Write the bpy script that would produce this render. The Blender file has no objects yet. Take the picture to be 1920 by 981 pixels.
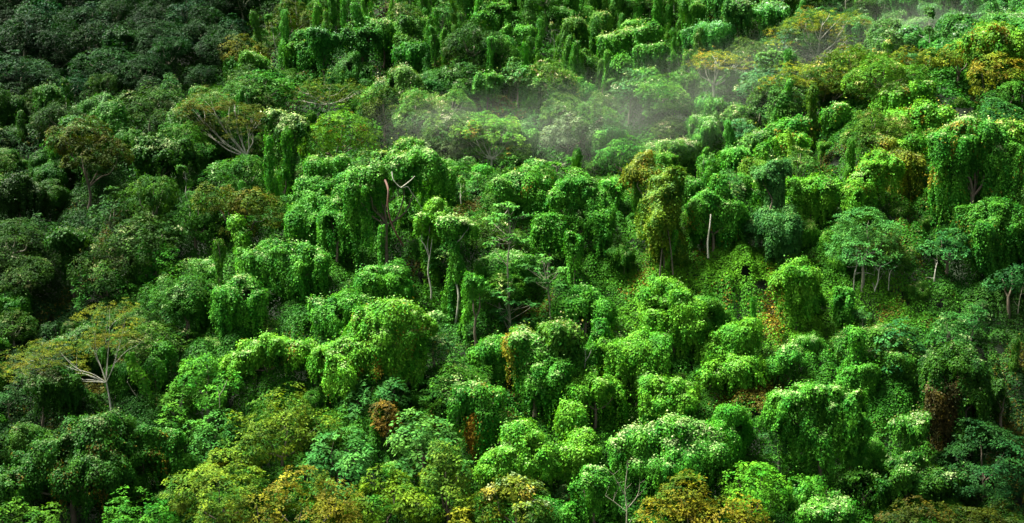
import bpy, math
import numpy as np
from mathutils import Vector

# ------------------------------------------------------------------ camera, world, light
sc = bpy.context.scene
PW, PH = 1920.0, 981.0
HFOV = math.radians(40)
F = (PW / 2) / math.tan(HFOV / 2)          # focal length in photo pixels
PITCH = math.radians(10)
cam_d = bpy.data.cameras.new("camera")
cam_d.sensor_width = 36; cam_d.angle = HFOV
cam_d.clip_start = 1; cam_d.clip_end = 3000
cam = bpy.data.objects.new("camera", cam_d)
cam.location = (0, 0, 0)
cam.rotation_euler = (math.radians(90) - PITCH, 0, 0)
sc.collection.objects.link(cam); sc.camera = cam

SUN_EL, SUN_AZ = math.radians(60), math.radians(-65)      # azimuth measured from +Y (behind the hill) towards +X
world = bpy.data.worlds.new("World"); sc.world = world; world.use_nodes = True
nt = world.node_tree; nt.nodes.clear()
sky = nt.nodes.new('ShaderNodeTexSky'); sky.sky_type = 'NISHITA'; sky.sun_disc = False
sky.sun_elevation = SUN_EL; sky.sun_rotation = SUN_AZ
sky.air_density = 1.0; sky.dust_density = 5.0; sky.ozone_density = 1.0
bg = nt.nodes.new('ShaderNodeBackground'); bg.inputs[1].default_value = 0.05 * .82
wo = nt.nodes.new('ShaderNodeOutputWorld')
hs = nt.nodes.new('ShaderNodeHueSaturation'); hs.inputs['Saturation'].default_value = 0.35
nt.links.new(sky.outputs[0], hs.inputs['Color']); nt.links.new(hs.outputs[0], bg.inputs[0]); nt.links.new(bg.outputs[0], wo.inputs[0])
sun_d = bpy.data.lights.new("sun", 'SUN'); sun_d.energy = 4.9; sun_d.angle = math.radians(24)
sun_d.color = (1.0, 0.95, 0.84)
sun = bpy.data.objects.new("sun", sun_d); sc.collection.objects.link(sun)
sd = Vector((math.sin(SUN_AZ) * math.cos(SUN_EL), math.cos(SUN_AZ) * math.cos(SUN_EL), math.sin(SUN_EL)))
sun.rotation_euler = sd.to_track_quat('Z', 'Y').to_euler()
sun.location = (60, 120, 200)
sc.view_settings.view_transform = 'Standard'; sc.view_settings.look = 'None'
sc.view_settings.exposure = 2.55; sc.view_settings.gamma = 1.0
sc.view_settings.use_curve_mapping = False
sc.render.engine = 'CYCLES'
cy = sc.cycles
cy.max_bounces = 5; cy.diffuse_bounces = 1; cy.glossy_bounces = 1; cy.transmission_bounces = 1
cy.volume_bounces = 0; cy.transparent_max_bounces = 8
cy.use_denoising = True
cy.denoiser = 'OPENIMAGEDENOISE'; cy.denoising_input_passes = 'RGB_ALBEDO_NORMAL'; cy.denoising_prefilter = 'ACCURATE'
cy.sample_clamp_indirect = 4.0

COL = sc.collection
rng = np.random.default_rng(7)

# ------------------------------------------------------------------ projection helpers
cp, sp = math.cos(PITCH), math.sin(PITCH)
RIGHT = np.array([1.0, 0, 0]); FWD = np.array([0, cp, -sp]); UP = np.array([0, sp, cp])

def ray(px, py):
    """direction through a photo pixel, scaled so that its depth along the view axis is 1"""
    return FWD + RIGHT * ((px - PW / 2) / F) + UP * ((PH / 2 - py) / F)

def project(p):
    p = np.asarray(p, float)
    d = p @ FWD
    return PW / 2 + F * (p @ RIGHT) / d, PH / 2 - F * (p @ UP) / d, d

# ------------------------------------------------------------------ smooth noise with gradient
class Noise:
    def __init__(self, seed, n=9):
        r = np.random.default_rng(seed)
        k = r.normal(size=(n, 3)); k /= np.linalg.norm(k, axis=1)[:, None]
        self.k = k * r.uniform(0.6, 1.7, (n, 1)); self.ph = r.uniform(0, 6.28, n); self.n = n
    def __call__(self, P, scale):
        a = (P * scale) @ self.k.T + self.ph
        return np.sin(a).sum(1) / math.sqrt(self.n)          # about -1.5 .. 1.5
    def grad(self, P, scale):
        a = (P * scale) @ self.k.T + self.ph
        return (np.cos(a) @ self.k) / math.sqrt(self.n) * scale

def unit(v):
    return v / np.maximum(np.linalg.norm(v, axis=-1, keepdims=True), 1e-9)

# ------------------------------------------------------------------ terrain from control points
CTRL = []
def cpt(px, row, y):
    d = ray(px, row); t = y / d[1]; CTRL.append(d * t)
for px in (-300, 100, 500, 960, 1400, 1800, 2250):
    cpt(px, 1300, 126); cpt(px, 981, 145); cpt(px, 800, 157)
for px in (500, 960, 1400, 1800, 2250):
    cpt(px, 650, 168)
cpt(-300, 700, 172); cpt(100, 700, 171)
for px, row, y in [(-300, 520, 190), (100, 520, 190), (500, 510, 184), (960, 510, 180), (1400, 510, 180), (1800, 520, 178), (2250, 520, 178),
                   (-300, 420, 204), (100, 420, 202), (400, 415, 196), (600, 400, 193), (960, 400, 191), (1300, 395, 191),
                   (1560, 330, 199), (1750, 290, 203), (1950, 280, 205), (2250, 250, 208),
                   (1900, 160, 220), (1700, 190, 220),
                   (-300, 300, 226), (100, 300, 224), (350, 320, 216),
                   (-300, 180, 262), (100, 180, 258), (400, 190, 248), (650, 250, 236), (960, 250, 234), (1300, 240, 234), (1500, 190, 240),
                   (100, 80, 285), (400, 80, 275), (650, 100, 264), (960, 100, 262), (1300, 100, 263), (1600, 90, 268), (1900, 60, 280), (2250, 60, 285),
                   (-300, 0, 310), (200, 0, 305), (650, 0, 288), (1100, 0, 286), (1600, 0, 292), (2250, -40, 320),
                   (-300, -120, 345), (500, -120, 330), (1100, -120, 325), (1700, -120, 335), (2250, -150, 360)]:
    cpt(px, row, y)
for x, y, z in [(-35, 212, -30), (0, 212, -30), (25, 212, -29.5), (-130, 460, 110), (0, 460, 112), (130, 460, 115), (260, 460, 110), (-260, 460, 105),
                (-120, 80, -90), (0, 80, -90), (120, 80, -90), (-320, 260, -20), (320, 260, -14)]:
    CTRL.append(np.array([x, y, z], float))
CP = np.array(CTRL)
def _phi(r2): return 0.5 * r2 * np.log(r2 + 1e-6)
_n = len(CP)
_K = _phi(((CP[:, None, :2] - CP[None, :, :2]) ** 2).sum(-1) / 1e4) + np.eye(_n) * 0.004
_P = np.c_[np.ones(_n), CP[:, :2] / 100]
_A = np.block([[_K, _P], [_P.T, np.zeros((3, 3))]])
_w = np.linalg.solve(_A, np.r_[CP[:, 2], np.zeros(3)])
def terr(x, y):
    x = np.atleast_1d(np.asarray(x, float)); y = np.atleast_1d(np.asarray(y, float))
    out = np.empty(len(x))
    for i in range(0, len(x), 20000):
        X = np.c_[x[i:i + 20000], y[i:i + 20000]]
        r2 = ((X[:, None, :] - CP[None, :, :2]) ** 2).sum(-1) / 1e4
        out[i:i + 20000] = _phi(r2) @ _w[:_n] + _w[_n] + X @ (_w[_n + 1:] / 100)
    return out
def hit(px, row):
    """where the view ray through a photo pixel meets the terrain"""
    d = ray(px, row)
    t = np.linspace(100, 420, 1601)
    P = d[None] * t[:, None]
    g = P[:, 2] - terr(P[:, 0], P[:, 1])
    idx = np.where((g[:-1] > 0) & (g[1:] <= 0))[0]
    if len(idx) == 0: return P[-1]
    i = idx[0]; f = g[i] / (g[i] - g[i + 1])
    return P[i] * (1 - f) + P[i + 1] * f

# ------------------------------------------------------------------ materials
def leaf_mat(name, rough=0.42, spec=0.5, trans=0.22):
    m = bpy.data.materials.new(name); m.use_nodes = True
    t = m.node_tree; t.nodes.clear()
    N = t.nodes.new; L = t.links.new
    at = N('ShaderNodeAttribute'); at.attribute_name = 'tint'
    oi = N('ShaderNodeObjectInfo')
    mul = N('ShaderNodeMix'); mul.data_type = 'RGBA'; mul.blend_type = 'MULTIPLY'; mul.inputs[0].default_value = 1
    L(at.outputs['Color'], mul.inputs[6]); L(oi.outputs['Color'], mul.inputs[7])
    pb = N('ShaderNodeBsdfPrincipled'); pb.inputs['Roughness'].default_value = rough
    pb.inputs['Specular IOR Level'].default_value = spec
    L(mul.outputs[2], pb.inputs['Base Color'])
    tr = N('ShaderNodeBsdfTranslucent')
    g = N('ShaderNodeMix'); g.data_type = 'RGBA'; g.blend_type = 'MULTIPLY'; g.inputs[0].default_value = 1
    g.inputs[7].default_value = (1.25, 1.15, 0.5, 1)
    L(mul.outputs[2], g.inputs[6]); L(g.outputs[2], tr.inputs[0])
    mx = N('ShaderNodeMixShader'); mx.inputs[0].default_value = trans
    L(pb.outputs[0], mx.inputs[1]); L(tr.outputs[0], mx.inputs[2])
    o = N('ShaderNodeOutputMaterial'); L(mx.outputs[0], o.inputs[0])
    return m
def bark_mat(name, a, b, scale=3.0):
    m = bpy.data.materials.new(name); m.use_nodes = True
    t = m.node_tree; N = t.nodes.new; L = t.links.new
    pb = t.nodes['Principled BSDF']; pb.inputs['Roughness'].default_value = 0.85
    tc = N('ShaderNodeTexCoord'); no = N('ShaderNodeTexNoise'); no.inputs['Scale'].default_value = scale
    no.inputs['Detail'].default_value = 6
    mp = N('ShaderNodeMapping'); mp.inputs['Scale'].default_value = (1, 1, .35)
    L(tc.outputs['Object'], mp.inputs[0]); L(mp.outputs[0], no.inputs[0])
    cr = N('ShaderNodeValToRGB'); cr.color_ramp.elements[0].position = .35; cr.color_ramp.elements[1].position = .65
    cr.color_ramp.elements[0].color = (*a, 1); cr.color_ramp.elements[1].color = (*b, 1)
    L(no.outputs[0], cr.inputs[0]); L(cr.outputs[0], pb.inputs['Base Color'])
    bu = N('ShaderNodeBump'); bu.inputs['Strength'].default_value = .4; L(no.outputs[0], bu.inputs['Height']); L(bu.outputs[0], pb.inputs['Normal'])
    return m
M_LEAF = leaf_mat('vine_leaf', 0.55, 0.07, 0.28)
M_BROAD = leaf_mat('tree_leaf', 0.6, 0.04, 0.25)
M_GRND = leaf_mat('creeper_leaf', 0.6, 0.06, 0.2)
M_PALE = bark_mat('pale_bark', (.20, .19, .13), (.10, .11, .06))
M_WHITE = bark_mat('white_bark', (.38, .37, .30), (.16, .18, .11))
M_BROWN = bark_mat('brown_bark', (.10, .075, .045), (.05, .05, .025))
M_RED = bark_mat('red_bark', (.085, .030, .014), (.045, .022, .012))
M_SOIL = bark_mat('soil', (.012, .030, .005), (.006, .020, .004), .6)

# ------------------------------------------------------------------ mesh building
def to_mesh(name, V, Fq, C=None, mat=None):
    me = bpy.data.meshes.new(name)
    nf = len(Fq)
    me.vertices.add(len(V)); me.vertices.foreach_set('co', np.ascontiguousarray(V, np.float32).ravel())
    me.loops.add(nf * 4); me.loops.foreach_set('vertex_index', np.ascontiguousarray(Fq, np.int32).ravel())
    me.polygons.add(nf); me.polygons.foreach_set('loop_start', np.arange(nf, dtype=np.int32) * 4)
    me.update(calc_edges=True)
    if C is not None:
        a = me.color_attributes.new('tint', 'FLOAT_COLOR', 'POINT')
        a.data.foreach_set('color', np.ascontiguousarray(C, np.float32).ravel())
    if mat: me.materials.append(mat)
    return me

class Leaves:
    def __init__(self): self.V = []; self.C = []
    def add(self, P, N, T, L, W, col, fold=0.12, droop=0.12):
        N = unit(N); T = unit(T - N * (T * N).sum(1, keepdims=True)); B = np.cross(N, T)
        L = np.broadcast_to(L, (len(P),))[:, None]; W = np.broadcast_to(W, (len(P),))[:, None]
        v = np.stack([P, P + T * L * .45 + B * W * .5 - N * L * fold * .6, P + T * L - N * L * droop, P + T * L * .45 - B * W * .5 - N * L * fold * .6], 1)
        self.V.append(v.astype(np.float32))
        c = np.concatenate([np.clip(col, 0.002, 1), np.ones((len(P), 1))], 1).astype(np.float32)
        self.C.append(np.repeat(c[:, None], 4, 1))
    def count(self): return sum(len(v) for v in self.V)
    def mesh(self, name, mat):
        V = np.concatenate(self.V).reshape(-1, 3); C = np.concatenate(self.C).reshape(-1, 4)
        return to_mesh(name, V, np.arange(len(V)).reshape(-1, 4), C, mat)

class Tubes:
    def __init__(self): self.V = []; self.F = []; self.n = 0
    def add(self, pts, radii, sides=7):
        pts = np.asarray(pts, float); radii = np.asarray(radii, float)
        # smooth the polyline
        if len(pts) > 2:
            t = np.arange(len(pts)); tt = np.linspace(0, len(pts) - 1, (len(pts) - 1) * 4 + 1)
            P = []
            for u in tt:
                i = min(int(u), len(pts) - 2); f = u - i
                p0 = pts[max(i - 1, 0)]; p1 = pts[i]; p2 = pts[i + 1]; p3 = pts[min(i + 2, len(pts) - 1)]
                P.append(0.5 * ((2 * p1) + (-p0 + p2) * f + (2 * p0 - 5 * p1 + 4 * p2 - p3) * f * f + (-p0 + 3 * p1 - 3 * p2 + p3) * f ** 3))
            radii = np.interp(tt, t, radii); pts = np.array(P)
        d = unit(np.gradient(pts, axis=0))
        ref = np.where(np.abs(d[:, 2:3]) > .9, np.array([[1., 0, 0]]), np.array([[0, 0, 1.]]))
        # one reference for the whole tube keeps it from twisting
        ref = np.repeat(np.array([[0.31, 0.95, 0.05]]), len(pts), 0)
        a = unit(np.cross(d, ref)); b = np.cross(d, a)
        th = np.arange(sides) / sides * 2 * math.pi
        ring = pts[:, None] + radii[:, None, None] * (np.cos(th)[None, :, None] * a[:, None] + np.sin(th)[None, :, None] * b[:, None])
        V = ring.reshape(-1, 3); n = len(pts)
        i, j = np.meshgrid(np.arange(n - 1), np.arange(sides), indexing='ij')
        Fq = np.stack([i * sides + j, i * sides + (j + 1) % sides, (i + 1) * sides + (j + 1) % sides, (i + 1) * sides + j], -1).reshape(-1, 4) + self.n
        self.V.append(V); self.F.append(Fq); self.n += len(V)
    def mesh(self, name, mat):
        me = to_mesh(name, np.concatenate(self.V), np.concatenate(self.F), None, mat)
        me.polygons.foreach_set('use_smooth', np.ones(len(me.polygons), dtype=bool))
        return me

# ------------------------------------------------------------------ foliage colours (some with sky sheen or mist painted in)
PAL = {
    'vine':   ((.016, .120, .008), (.060, .220, .014)),
    'lime':   ((.030, .165, .008), (.104, .285, .016)),
    'deep':   ((.011, .068, .006), (.038, .130, .007)),
    'teal':   ((.014, .080, .015), (.036, .135, .022)),
    'shade':  ((.006, .036, .008), (.014, .060, .009)),
    'night':  ((.004, .020, .011), (.008, .034, .015)),
    'olive':  ((.026, .085, .006), (.135, .170, .009)),
    'gold':   ((.035, .095, .006), (.185, .180, .008)),
    'amber':  ((.070, .070, .006), (.270, .150, .010)),
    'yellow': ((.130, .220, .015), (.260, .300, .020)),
    'mist':   ((.080, .140, .060), (.130, .190, .090)),  # leaf green greyed, painting mist into the colour
    'dry':    ((.025, .035, .008), (.075, .060, .012)),
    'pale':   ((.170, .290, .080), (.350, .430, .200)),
}
def colours(P, tint, seed, pale=0.0, nz=None, autumn=0.0, rg=None):
    a, b = (np.array(c) for c in PAL[tint])
    nz1 = Noise(seed * 3 + 1)(P, 1.1) + 0.7 * Noise(seed * 3 + 2)(P, 3.1)
    f = np.clip(.45 + .32 * nz1 + rg.normal(0, .22, len(P)), 0, 1.3)[:, None]
    c = a * (1 - f) + b * f
    c = c * rg.lognormal(0, .15, (len(P), 1)) * (1 + .16 * Noise(seed * 3 + 4)(P, 2.2))[:, None]
    if autumn > 0:
        na = Noise(seed * 3 + 5)(P, .8) + rg.normal(0, .35, len(P))
        m = (na > 1.5 - 1.9 * autumn)[:, None]
        g = np.array([.145, .130, .010]) * rg.lognormal(0, .3, (len(P), 1))
        c = np.where(m, g, c)
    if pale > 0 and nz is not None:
        npl = Noise(seed * 3 + 7)(P, .9) * .45 + rg.normal(0, .3, len(P)) + (nz - .75) * 2.2  # upward leaves turn whitish: flowers, plus sky sheen painted into the colour
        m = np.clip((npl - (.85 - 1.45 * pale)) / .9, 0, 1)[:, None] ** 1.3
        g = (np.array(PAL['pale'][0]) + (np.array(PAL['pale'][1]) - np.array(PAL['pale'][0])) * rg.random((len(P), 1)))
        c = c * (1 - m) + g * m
    return c

# ------------------------------------------------------------------ draped vine canopy: domes with ragged hanging skirts
# lobe: dict(x,y,z top), rx, ry, hd dome height, sk skirt length
def enrich(lobes, seed):
    """tents of vine between neighbouring domes, and smaller shoulders and tongues round each dome"""
    rg = np.random.default_rng(seed + 777); out = [dict(b) for b in lobes]
    n = len(lobes)
    for i in range(n):
        for j in range(i + 1, n):
            a, b = lobes[i], lobes[j]
            d = math.hypot(a['x'] - b['x'], a['y'] - b['y']); R = a['rx'] + b['rx']
            if .55 * R < d < 1.15 * R and abs(a['z'] - b['z']) < .9 * R:
                f = rg.uniform(.35, .65); r = min(a['rx'], b['rx']) * rg.uniform(.6, .85)
                m = {k: a[k] * (1 - f) + b[k] * f for k in ('x', 'y', 'z')}
                m.update(rx=r, ry=r, hd=r * .9, z=min(m['z'], max(a['z'], b['z'])) - rg.uniform(.12, .4) * r, sk=min(a['sk'], b['sk']) * rg.uniform(.4, .9))
                for k in ('tint', 'pale', 'autumn'):
                    if k in a and k in b: m[k] = a[k]
                out.append(m)
    for a in list(out):
        if a['rx'] < .55: continue
        k = int(rg.integers(6, 10)) if a['rx'] > 1.3 else int(rg.integers(3, 5))
        for q_ in range(k):
            th = (q_ + rg.uniform(0, .9)) / k * 6.28; r = max(.28, a['rx'] * rg.uniform(.20, .42)); q = rg.uniform(.45, .95)
            zz = a['z'] - a['hd'] * (1 - math.sqrt(1 - q * q)) + rg.uniform(-.5, .85) * r
            m = dict(x=a['x'] + a['rx'] * q * math.cos(th), y=a['y'] + a['ry'] * q * math.sin(th), z=zz, rx=r, ry=r * rg.uniform(.8, 1.1), hd=r * rg.uniform(.8, 1.7),
                     sk=max(.2, (a['hd'] + a['sk']) * rg.uniform(.25, 1.0) - r), flare=rg.uniform(-.1, .4))
            for c_ in ('tint', 'pale', 'autumn'):
                if c_ in a: m[c_] = a[c_]
            out.append(m)
    for b in out[:n]:
        if b['rx'] > .55: b.update(rx=b['rx'] * .88, ry=b['ry'] * .88, z=b['z'] - .10 * b['hd'], hd=b['hd'] * .9)
    return out

def drape(lobes, seed, leaf=.32, dens=1.0, tint='vine', pale=.3, autumn=0.0, lump=1.0):
    rg = np.random.default_rng(seed)
    lobes = enrich(lobes, seed)
    LV = Leaves(); HV = Leaves()
    n_lump = Noise(seed); n_fold = Noise(seed + 99); n_rag = Noise(seed + 55)
    A1 = .5 * leaf * leaf * .72
    n_w = [Noise(seed + 301 + a) for a in range(3)]; wamp = 1.15
    for li, b in enumerate(lobes):
        c = np.array([b['x'], b['y'], b['z']]); rx, ry, hd, sk = b['rx'], b['ry'], b['hd'], b['sk']
        tn = b.get('tint', tint); pl = b.get('pale', pale); au = b.get('autumn', autumn)
        fl = b.get('flare', .16); pk = b.get('peak', rg.uniform(.62, 1.75)); la = rg.uniform(0, 6.28); lean = rg.uniform(.05, .5) * rx * np.array([math.cos(la), math.sin(la), 0])
        for layer, (rs, dn, ls) in enumerate(((.97, 1.15, 1.0), (.80, .8, 1.5), (1.0, 1.55, 1.0))):
            if layer < 2:      # the dome itself, over the branches
                a_dome = 2 * math.pi * rx * ry * .5 * (1 + hd / rx)
                n1 = min(int(a_dome * dn * dens / (A1 * ls * ls)), 30000)
                ph = rg.uniform(0, 2 * math.pi, n1); u = rg.random(n1) ** .9
                s = np.sqrt(np.maximum(0, 1 - u * u)) ** pk
                Nn = unit(np.c_[s * np.cos(ph) / rx, s * np.sin(ph) / ry, u / hd])
                W = np.c_[rx * rs * s * np.cos(ph), ry * rs * s * np.sin(ph), hd * (u * rs) - hd] + c
                isk = np.zeros(n1)
            else:              # tongues of vine that run out from the top and hang down
                tw = .26 + .085 * rx
                K = max(5, int(2 * math.pi * (rx + ry) / 2 / tw * .95))
                th = (np.arange(K) + rg.uniform(-.6, .6, K)) / K * 2 * math.pi
                rho = rg.uniform(.80, 1.12, K); dz = rg.normal(0, .09 * hd, K)
                rag = n_rag(np.c_[np.cos(th) * rx, np.sin(th) * ry, np.zeros(K)] + c * .37, 1.1)
                Lk = sk * np.clip(.60 + .45 * rag + rg.uniform(-.48, .42, K), .03, 1.25)
                wk = tw * rg.uniform(.5, 1.45, K)
                arc = 1.57 * (rho * rx + hd) / 2; Sk = arc + Lk
                n1 = min(int((Sk * 2 * wk).sum() * dn * dens / A1), 42000)
                k = rg.choice(K, n1, p=Sk * wk / (Sk * wk).sum())
                ss = rg.random(n1) * Sk[k]; l = rg.uniform(-1, 1, n1)
                f = np.clip(ss / arc[k], 0, 1) * math.pi / 2; hang = np.maximum(ss - arc[k], 0)
                r = rho[k] * rx * np.sin(f) ** pk * (1 + fl * (hang / max(sk, .3)) ** 1.5)
                z = hd * (np.cos(f) - 1) - hang + dz[k] * np.sin(f)
                t = th[k] + .10 * np.sin(ss * 1.3 + k) / max(rx, .6)
                hw = wk[k] * np.minimum(1, r / (.6 * rx) + .15) * (1 - .85 * (ss / Sk[k]) ** 4)
                q = np.sqrt(1 - l * l)
                er = np.c_[np.cos(t), np.sin(t) * ry / rx, np.zeros(n1)]; et = np.c_[-np.sin(t), np.cos(t), np.zeros(n1)]
                nn = er * (np.sin(f) + .0)[:, None] + np.array([0, 0, 1.]) * (np.cos(f) + .12)[:, None]
                W = er * r[:, None] + np.array([0, 0, 1.]) * z[:, None] + et * (l * hw)[:, None] + nn * (q * hw * .75)[:, None] + c
                Nn = unit(nn * q[:, None] + et * (l * .9)[:, None])
                isk = (hang > 0).astype(float)
            amp = (.11 * rx + .16) * lump * (1 if layer < 2 else .6)
            sc3 = np.array([1.0, 1.0, .6]) * (1.2 / max(.8, min(rx, 3.0)) + .32)
            nl = n_lump(W, sc3)
            d = amp * (2.0 * np.abs(nl) - 1.1)
            gr = amp * 2.0 * np.sign(nl)[:, None] * n_lump.grad(W, sc3)
            gt = gr - Nn * (gr * Nn).sum(1, keepdims=True)
            Np = unit(Nn - gt * .8)
            if True:
                fz = np.clip(1 + (W[:, 2] - c[2]) / max(hd, .1), 0, 1)[:, None]; W = W + fz * lean
            out = np.where(rg.random(len(W)) < .10, rg.exponential(.22, len(W)), 0) * lump
            W = W + Nn * (d + out)[:, None] + rg.normal(0, .06, W.shape)
            W = W + np.stack([n_w[a](W, .55) * .34 + n_w[a](W[:, [1, 2, 0]], 1.5) * .14 for a in range(3)], 1) * wamp
            keep = n_rag(W * np.array([1.0, 1.0, .55]), 1.7) > (-1.0 if layer else -1.15)
            # cut what lies deep inside the other lobes
            for lj, o in enumerate(lobes):
                if lj == li: continue
                q = W - np.array([o['x'], o['y'], o['z'] - o['hd']])
                rr = (q[:, 0] / o['rx']) ** 2 + (q[:, 1] / o['ry']) ** 2
                up_in = (q[:, 2] > 0) & (rr + (q[:, 2] / o['hd']) ** 2 < .55)
                lo_in = (q[:, 2] <= 0) & (q[:, 2] > -o['sk'] * .3) & (rr < .4)
                keep &= ~(up_in | lo_in)
            W = W[keep]; Np = Np[keep]; k = len(W)
            if k == 0: continue
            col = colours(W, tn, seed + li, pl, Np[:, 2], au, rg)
            Nl = unit(Np + np.array([0, 0, .30]) + .34 * rg.normal(0, 1, (k, 3)))
            T = np.array([[0, 0, -1.0]]) + Np * .25 + .55 * rg.normal(0, 1, (k, 3))
            Ls = leaf * ls * rg.uniform(.65, 1.3, k)
            LV.add(W, Nl, T, Ls, Ls * .72, col)
        # strands that dangle below the skirt and the rim
        ns = int((rx + ry) * 3.0 * (1.3 if sk > 1 else .8) * dens)
        for _ in range(ns):
            a = rg.uniform(0, 2 * math.pi); rr = rg.uniform(.72, 1.03)
            ln = rg.uniform(.4, 1.3) * min(.6 * sk + 1.0, 4.6)
            z0 = -hd * rg.uniform(.5, 1) - sk * rg.uniform(.1, .85)
            k = max(4, int(ln / (leaf * .42)))
            t = np.linspace(0, 1, k)
            sway = rg.normal(0, .12, 2)
            P = np.c_[rx * rr * math.cos(a) + sway[0] * t * ln, ry * rr * math.sin(a) + sway[1] * t * ln, z0 - t * ln] + c
            P += rg.normal(0, .07, P.shape)
            Np = np.tile([math.cos(a), math.sin(a), .5], (k, 1)) + .5 * rg.normal(0, 1, (k, 3))
            T = np.array([[0, 0, -1.0]]) + .6 * rg.normal(0, 1, (k, 3))
            Ls = leaf * rg.uniform(.6, 1.15, k) * (1 - .35 * t)
            HV.add(P, Np, T, Ls, Ls * .7, colours(P, tn, seed + li, 0, None, au, rg))
    return LV, HV

# ------------------------------------------------------------------ broadleaf crown: clumps of leaf rosettes
def crown(lobes, seed, leaf=.36, dens=1.0, tint='deep', pale=0.0, autumn=0.0, ros=.62, flat=.0, k=11):
    rg = np.random.default_rng(seed + 5000)
    LV = Leaves(); n_lump = Noise(seed + 3)
    for li, b in enumerate(lobes):
        c = np.array([b['x'], b['y'], b['z']]); rx, ry, hd = b['rx'], b['ry'], b['hd']
        hb = b.get('hb', hd * .7)
        tn = b.get('tint', tint)
        for rs, dn in ((1.0, 1.0), (.72, .45)):
            area = 4 * math.pi * ((rx * ry + rx * (hd + hb) / 2 + ry * (hd + hb) / 2) / 3) * rs * rs
            n = int(area * dn * dens * 1.15 / (ros * ros))
            n = min(n, 3600)
            d = unit(rg.normal(0, 1, (n, 3))); d = d[(d[:, 2] > -.75)]
            hz = np.where(d[:, 2] > 0, hd, hb)
            P = np.c_[d[:, 0] * rx, d[:, 1] * ry, d[:, 2] * hz] * rs
            W = P + c - np.array([0, 0, hd])
            sc3 = 1.35 / max(.55, min(rx, 2.6) * .45)
            dd = n_lump(W, sc3)
            W = W + d * (dd * (.24 * rx + .14))[:, None]
            keep = dd > -.75
            for lj, o in enumerate(lobes):
                if lj == li: continue
                q = (W - np.array([o['x'], o['y'], o['z'] - o['hd']])) / np.array([o['rx'], o['ry'], (o['hd'] + o.get('hb', o['hd'] * .7)) / 2])
                keep &= (q ** 2).sum(1) > .5
            W = W[keep]; d = d[keep]; n = len(W)
            if n == 0: continue
            nn = unit(d + rg.normal(0, .25, d.shape))
            axis = unit(nn * (.75 - flat * .6) + np.array([0, 0, .7 + flat]))
            # clump colour is shared inside a rosette
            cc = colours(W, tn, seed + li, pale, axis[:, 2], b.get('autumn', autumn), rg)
            Wk = np.repeat(W, k, 0); Ak = np.repeat(axis, k, 0); Ck = np.repeat(cc, k, 0)
            r = rg.normal(0, 1, Wk.shape); r = unit(r - Ak * (r * Ak).sum(1, keepdims=True))
            T = unit(r + Ak * rg.uniform(-.25, .45, (len(r), 1)))
            off = rg.random((len(r), 1)) ** .5 * ros * .42
            Nl = Ak + .30 * rg.normal(0, 1, Ak.shape)
            Ls = leaf * rg.uniform(.6, 1.25, len(r))
            Pk = Wk + r * off - Ak * (off * .45) + rg.normal(0, .05, Wk.shape)
            LV.add(Pk, Nl, T, Ls, Ls * .5, Ck * rg.lognormal(0, .18, (len(r), 1)), fold=.1, droop=.2)
    return LV

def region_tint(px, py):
    """how dark the plants of a place are (darker kinds, plus edge darkening painted into their colour), 0 dark forest .. 1 bright creeper"""
    v = np.ones_like(px)  # vignette towards the frame edges painted into plant colour, besides darker kinds
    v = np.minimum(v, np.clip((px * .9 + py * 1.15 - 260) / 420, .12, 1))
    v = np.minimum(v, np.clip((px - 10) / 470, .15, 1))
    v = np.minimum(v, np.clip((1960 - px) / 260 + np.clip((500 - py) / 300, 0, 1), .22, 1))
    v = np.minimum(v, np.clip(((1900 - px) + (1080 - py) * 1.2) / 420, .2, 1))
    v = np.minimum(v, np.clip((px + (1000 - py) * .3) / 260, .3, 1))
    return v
# ------------------------------------------------------------------ things
LABELS = set()
def thing(name, label, cat, loc, group=None):
    o = bpy.data.objects.new(name, None); COL.objects.link(o); o.location = [float(v) for v in loc]
    o.empty_display_size = .5
    o['label'] = label; o['category'] = cat
    if group: o['group'] = group
    return o
def part(name, me, parent, color=None):
    o = bpy.data.objects.new(name, me); COL.objects.link(o); o.parent = parent
    if color is not None: o.color = (*color, 1)
    return o
def dup(root, loc, rotz, scale, label, group, color, tilt=(0, 0)):
    r = root.copy(); COL.objects.link(r)
    r.location = [float(v) for v in loc]; r.rotation_euler = (tilt[0], tilt[1], rotz); r.scale = scale
    r['label'] = label; r['group'] = group
    for ch in root.children:
        c = ch.copy(); COL.objects.link(c); c.parent = r; c.color = (*color, 1)
    return r

def lobes_from_px(L, base, seed, depth_k=.92, dome=None, full=False):
    """lobe list in photo pixels (x, top, width, bottom[, dict]) -> metres relative to the base"""
    rg = np.random.default_rng(seed + 17)
    d0 = base @ FWD; mpp = d0 / F
    tops = [l[1] for l in L]; tm = sum(tops) / len(tops)
    out = []
    for l in L:
        x, top, w, bot = l[:4]; ex = l[4] if len(l) > 4 else {}
        rx = w * mpp / 2
        # lower lobes stand nearer, as they do on a rounded canopy
        dd = ex.get('dy', -(top - tm) * mpp * .45 + rg.uniform(-.35, .35) * rx)
        dep = d0 + dd * cp
        rx *= dep / d0
        p = ray(x, top) * dep
        H = max((bot - top) * mpp / cp * dep / d0, .5)
        hd = min(H * .8, rx * (dome or ex.get('dome', .95)))
        b = dict(x=p[0] - base[0], y=p[1] - base[1], z=p[2] - base[2], rx=rx, ry=rx * depth_k, hd=hd, sk=max((H - hd) * 1.22, .2), hb=max(H - hd, .3) if full else hd * .5)
        b.update({k: v for k, v in ex.items() if k not in ('dy', 'dome')})
        out.append(b)
    return out

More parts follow.
